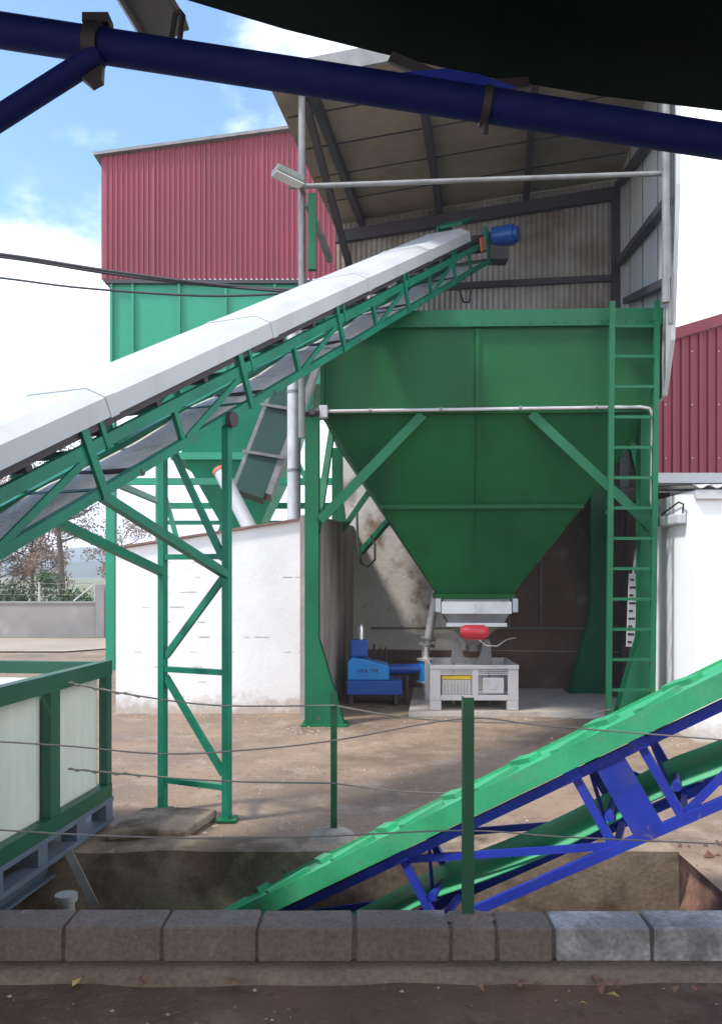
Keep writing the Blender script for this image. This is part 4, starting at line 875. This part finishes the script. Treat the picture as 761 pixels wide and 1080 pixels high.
wire([(-80,778,3.62),(60,786,3.62),(170,795,3.62),(260,791,3.62),(352,781,3.62),(487,758,3.62),(570,765,3.62),(680,774,3.62),(850,787,3.62)], .0035, 'upper near fence wire tied to the nearest green post')
wire([(-80,870,3.62),(60,879,3.62),(200,884,3.62),(340,882,3.62),(487,876,3.62),(600,883,3.62),(761,890,3.62),(850,893,3.62)], .0035, 'lower near fence wire passing the nearest green post')
wire([(72,720,5.55),(140,733,5.75),(230,744,5.9),(352,744,5.97)], .006, 'upper far wire from the tank frame to the smaller green post', True)
wire([(352,744,5.97),(430,757,6.9),(520,762,8.0),(580,760,9.0),(643,748,10.0)], .008, 'upper far wire from the smaller green post to the ladder')
wire([(72,811,5.55),(140,817,5.75),(240,824,5.9),(352,826,5.97)], .006, 'lower far wire from the tank frame to the smaller green post', True)
wire([(352,826,5.97),(430,835,6.5),(560,838,7.2),(700,836,8.0),(800,834,8.6)], .006, 'lower far wire from the smaller green post to the right')
# power cables
def cable(pts, r, label):
    P = [U(*p) for p in pts]; out = []
    for i in range(len(P)-1):
        a, b_, c, d = P[max(i-1,0)], P[i], P[i+1], P[min(i+2,len(P)-1)]
        for k in range(8): t = k/8; out.append(.5*((2*b_)+(c-a)*t+(2*a-5*b_+4*c-d)*t*t+(3*b_-a-3*c+d)*t**3))
    out.append(P[-1]); tag(MB().tube(out, r, 6).build('power_cable', M['cable']), label, 'cable', 'cables running to the shed')
cable([(-120,256,11),(0,268,10.9),(110,285,10.7),(200,297,10.5),(270,304,10.4),(316,306,10.25)], .02, 'uppermost of the black cables across the red silo cladding')
cable([(-120,262,11.05),(0,271,10.95),(110,288,10.75),(200,299,10.55),(316,309,10.27)], .016, 'black cable just below the uppermost one, nearly touching it')
cable([(-120,280,11),(0,293,10.9),(90,304,10.7),(215,312,10.5),(316,309,10.25)], .014, 'lowest thin black cable crossing the teal silo bins')

# ------------------------------------------------------------------ overhead canopy and blue tube truss
ca = thing('canopy', 'dark green sheet canopy low overhead at the top of the picture', 'canopy', (1.5,.5,.25))
CD = 2.78
E = [Vector((-6.5,CD,4.55)),U(-330,-130,CD),U(0,-52,CD),U(190,-2,CD),U(300,31,CD),U(400,56,CD),U(505,80,CD),U(630,101,CD),U(761,117,CD),U(1100,165,CD),Vector((5.5,CD,2.95))]
b = MB(); n = len(E); bk_ = [e+Vector((0,-8,.05)) for e in E]  # sheet runs on unseen past the camera, enlarged to shade the foreground
rows = [E, bk_, [e+Vector((0,0,.05)) for e in E], [e+Vector((0,0,.05)) for e in bk_]]
vs = sum(rows, []); fs = []
for i in range(n-1): fs += [(i,i+1,n+i+1,n+i),(2*n+i,2*n+i+1,3*n+i+1,3*n+i),(i,i+1,2*n+i+1,2*n+i),(n+i,n+i+1,3*n+i+1,3*n+i)]
fs += [(0,n,3*n,2*n),(n-1,2*n-1,4*n-1,3*n-1)]; b.add(vs, fs); b.build('sheet', M['canopy'], ca)
for x, zt in ((-6.3,4.5),(5.3,2.95)):
    for y in (-5,2.4): MB().bar((x,y,-.01),(x,y,zt),.10).build('post', M['canopy'], ca)
tr = thing('overhead_truss', 'dark blue steel tube slung overhead with clamps and a short brace', 'truss', (0,2.6,.23))
pa, pb_ = U(-260,-8,2.65), U(1000,186,2.65)
MB().tube([pa,pb_],.052,20).build('tube', M['tube_blue'], tr)
j = U(104,58,2.63)
MB().tube([U(-260,290,2.60), j],.036,16).build('brace', M['tube_blue'], tr)
dd = (pb_-pa).normalized()
for px, py in ((100,48),): c = U(px,py,2.65); MB().tube([c-dd*.022,c+dd*.022],.066,20).build('clamp', M['steel_dark'], tr); MB().box(c+Vector((-.03,-.03,.055)),c+Vector((.05,.03,.085))).build('clamp_lug', M['steel_dark'], tr)
b = MB(); b.prism([U(82,68,2.62),U(108,62,2.62),U(107,84,2.62),U(96,90,2.62),U(84,80,2.62)], (0,.03,0)); b.build('gusset', M['steel_dark'], tr)
b = MB(); g0, g1 = U(128,-40,2.75), U(178,42,2.75); e = (g1-g0).normalized(); side = Vector((e.z,0,-e.x))
b.bar(g0,g1,.14,.012,up=(0,1,0)); b.bar(g0+side*.07+Vector((0,-.02,0)),g1+side*.07+Vector((0,-.02,0)),.012,.06,up=(0,1,0)); b.bar(g0-side*.07+Vector((0,-.02,0)),g1-side*.07+Vector((0,-.02,0)),.012,.06,up=(0,1,0)); b.build('hanger_channel', M['galvd'], tr)
b = MB(); b.tube([U(180,46,2.62),U(185,15,2.62),U(190,12,2.62),U(193,16,2.62),U(189,46,2.62)],.009,8); b.build('hook', M['steel_dark'], tr)
for a, c in ((U(412,61,2.72),U(482,90,2.66)),(U(500,92,2.66),U(556,88,2.72))): MB().bar(a,c,.02,.032,up=(0,0,1)).build('strap', M['steel_dark'], tr)
b = MB(); b.prism([U(425,76,2.64),U(470,72,2.64),U(505,78,2.64),U(545,92,2.64),U(505,100,2.64),U(470,96,2.64)], (0,.02,0)); b.build('lug', M['blue'], tr)
c = U(512,112,2.65); MB().tube([c-dd*.012,c+dd*.012],.060,20).build('clamp', M['steel_dark'], tr); MB().tube([c+Vector((0,0,-.05)),c+Vector((0,0,-.085))],.01,8).build('bolt', M['steel_dark'], tr)
for f, zb in ((.0,.2),(1,.2)):
    p = pa.lerp(pb_,f); MB().tube([(p.x,p.y,.2),(p.x,p.y,p.z)],.05,12).build('post', M['tube_blue'], tr)

# ------------------------------------------------------------------ litter: leaves, stones, rubble
def leafobj(px, py, s, mat, label, grp):
    zg = .245; d = (CAMZ-zg)*F/(py-HZ); p = U(px,py,d); b = MB(); a = random.uniform(0,6.28)
    e = Vector((math.cos(a),math.sin(a),0)); f = Vector((-e.y,e.x,0)); up = Vector((0,0,1))
    b.add([p-e*s, p-e*.3*s+f*.5*s+up*.012, p+e*.5*s+f*.4*s+up*.006, p+e*s+up*.012, p+e*.4*s-f*.45*s+up*.018, p-e*.3*s-f*.5*s+up*.01], [(0,1,4,5),(1,2,3,4)])
    o = b.build('fallen_leaf', mat); m = o.modifiers.new('s','SOLIDIFY'); m.thickness = .0015; tag(o, label, 'leaf', grp)
leafobj(81,1037,.028,M['yleaf'],'bright yellow fallen leaf on the dark near earth','fallen leaves')
leafobj(646,1051,.03,M['yleaf'],'larger yellowish curled leaf below the whitest grey block','fallen leaves')
leafobj(614,1060,.018,M['yleaf'],'small yellowish leaf left of the larger curled one','fallen leaves')
for i in range(16): leafobj(random.uniform(430,740) if i < 11 else random.uniform(140,260), random.uniform(1033,1046), random.uniform(.018,.034), M['bleaf'], 'reddish-brown dry leaf lying along the mortar bed of the kerb', 'dry leaves along the kerb')
b = MB()
for i in range(260):
    x = random.uniform(-3,3); y = random.uniform(1.9,3.38); s = random.choice((.004,.005,.007,.01)); p = Vector((x,y,.235+s*.3))
    b.add([p+Vector(q)*s*random.uniform(.7,1.3) for q in ((1,0,0),(0,1,0),(-1,0,0),(0,-1,0),(0,0,.8),(0,0,-.8))], [(0,1,4),(1,2,4),(2,3,4),(3,0,4)])
for i in range(700):
    x = random.uniform(-3.5,5); y = random.uniform(6.15,11); s = random.choice((.005,.007,.009,.013)); p = Vector((x,y,.001+hz(x,y)))
    b.add([p+Vector(q)*s*random.uniform(.7,1.3) for q in ((1,0,0),(0,1,0),(-1,0,0),(0,-1,0),(0,0,.7),(0,0,-.8))], [(0,1,4),(1,2,4),(2,3,4),(3,0,4)])
for cx_, cy_, rr_, nn in ((-1.25,6.5,.45,90),(-.5,10.2,.5,90),(1.5,10.9,.9,200),(3.2,9.9,.6,70),(-2,11.2,1.1,160),(0,6.2,1.2,130),(4.2,9.3,.8,60)):
    for i in range(nn):
        x = random.gauss(cx_, rr_*.6); y = random.gauss(cy_, .16); s = random.choice((.006,.008,.011,.016))
        if y < 6.05 or (y > 11.3 and x < -.6): continue
        p = Vector((x,y,.001+hz(x,y)+(.06 if x > .7 and y > 11.16 else 0)))
        b.add([p+Vector(q)*s*random.uniform(.6,1.4) for q in ((1,0,0),(0,1,0),(-1,0,0),(0,-1,0),(0,0,.7),(0,0,-.8))], [(0,1,4),(1,2,4),(2,3,4),(3,0,4)])
kind(b.build('gravel', M['stone']), 'stuff')
b = MB()
for i in range(110):
    x = random.uniform(2.15,3.4); y = random.uniform(4.0,6.0); s = random.choice((.012,.018,.02,.028,.045)); p = Vector((x,y,hz(x,y)+.005))
    b.add([p+Vector(q)*s*random.uniform(.6,1.3) for q in ((1,0,0),(0,1,0),(-1,0,0),(0,-1,0),(0,0,.8),(0,0,-.8))], [(0,1,4),(1,2,4),(2,3,4),(3,0,4)])
kind(b.build('rubble', M['rubble']), 'stuff')
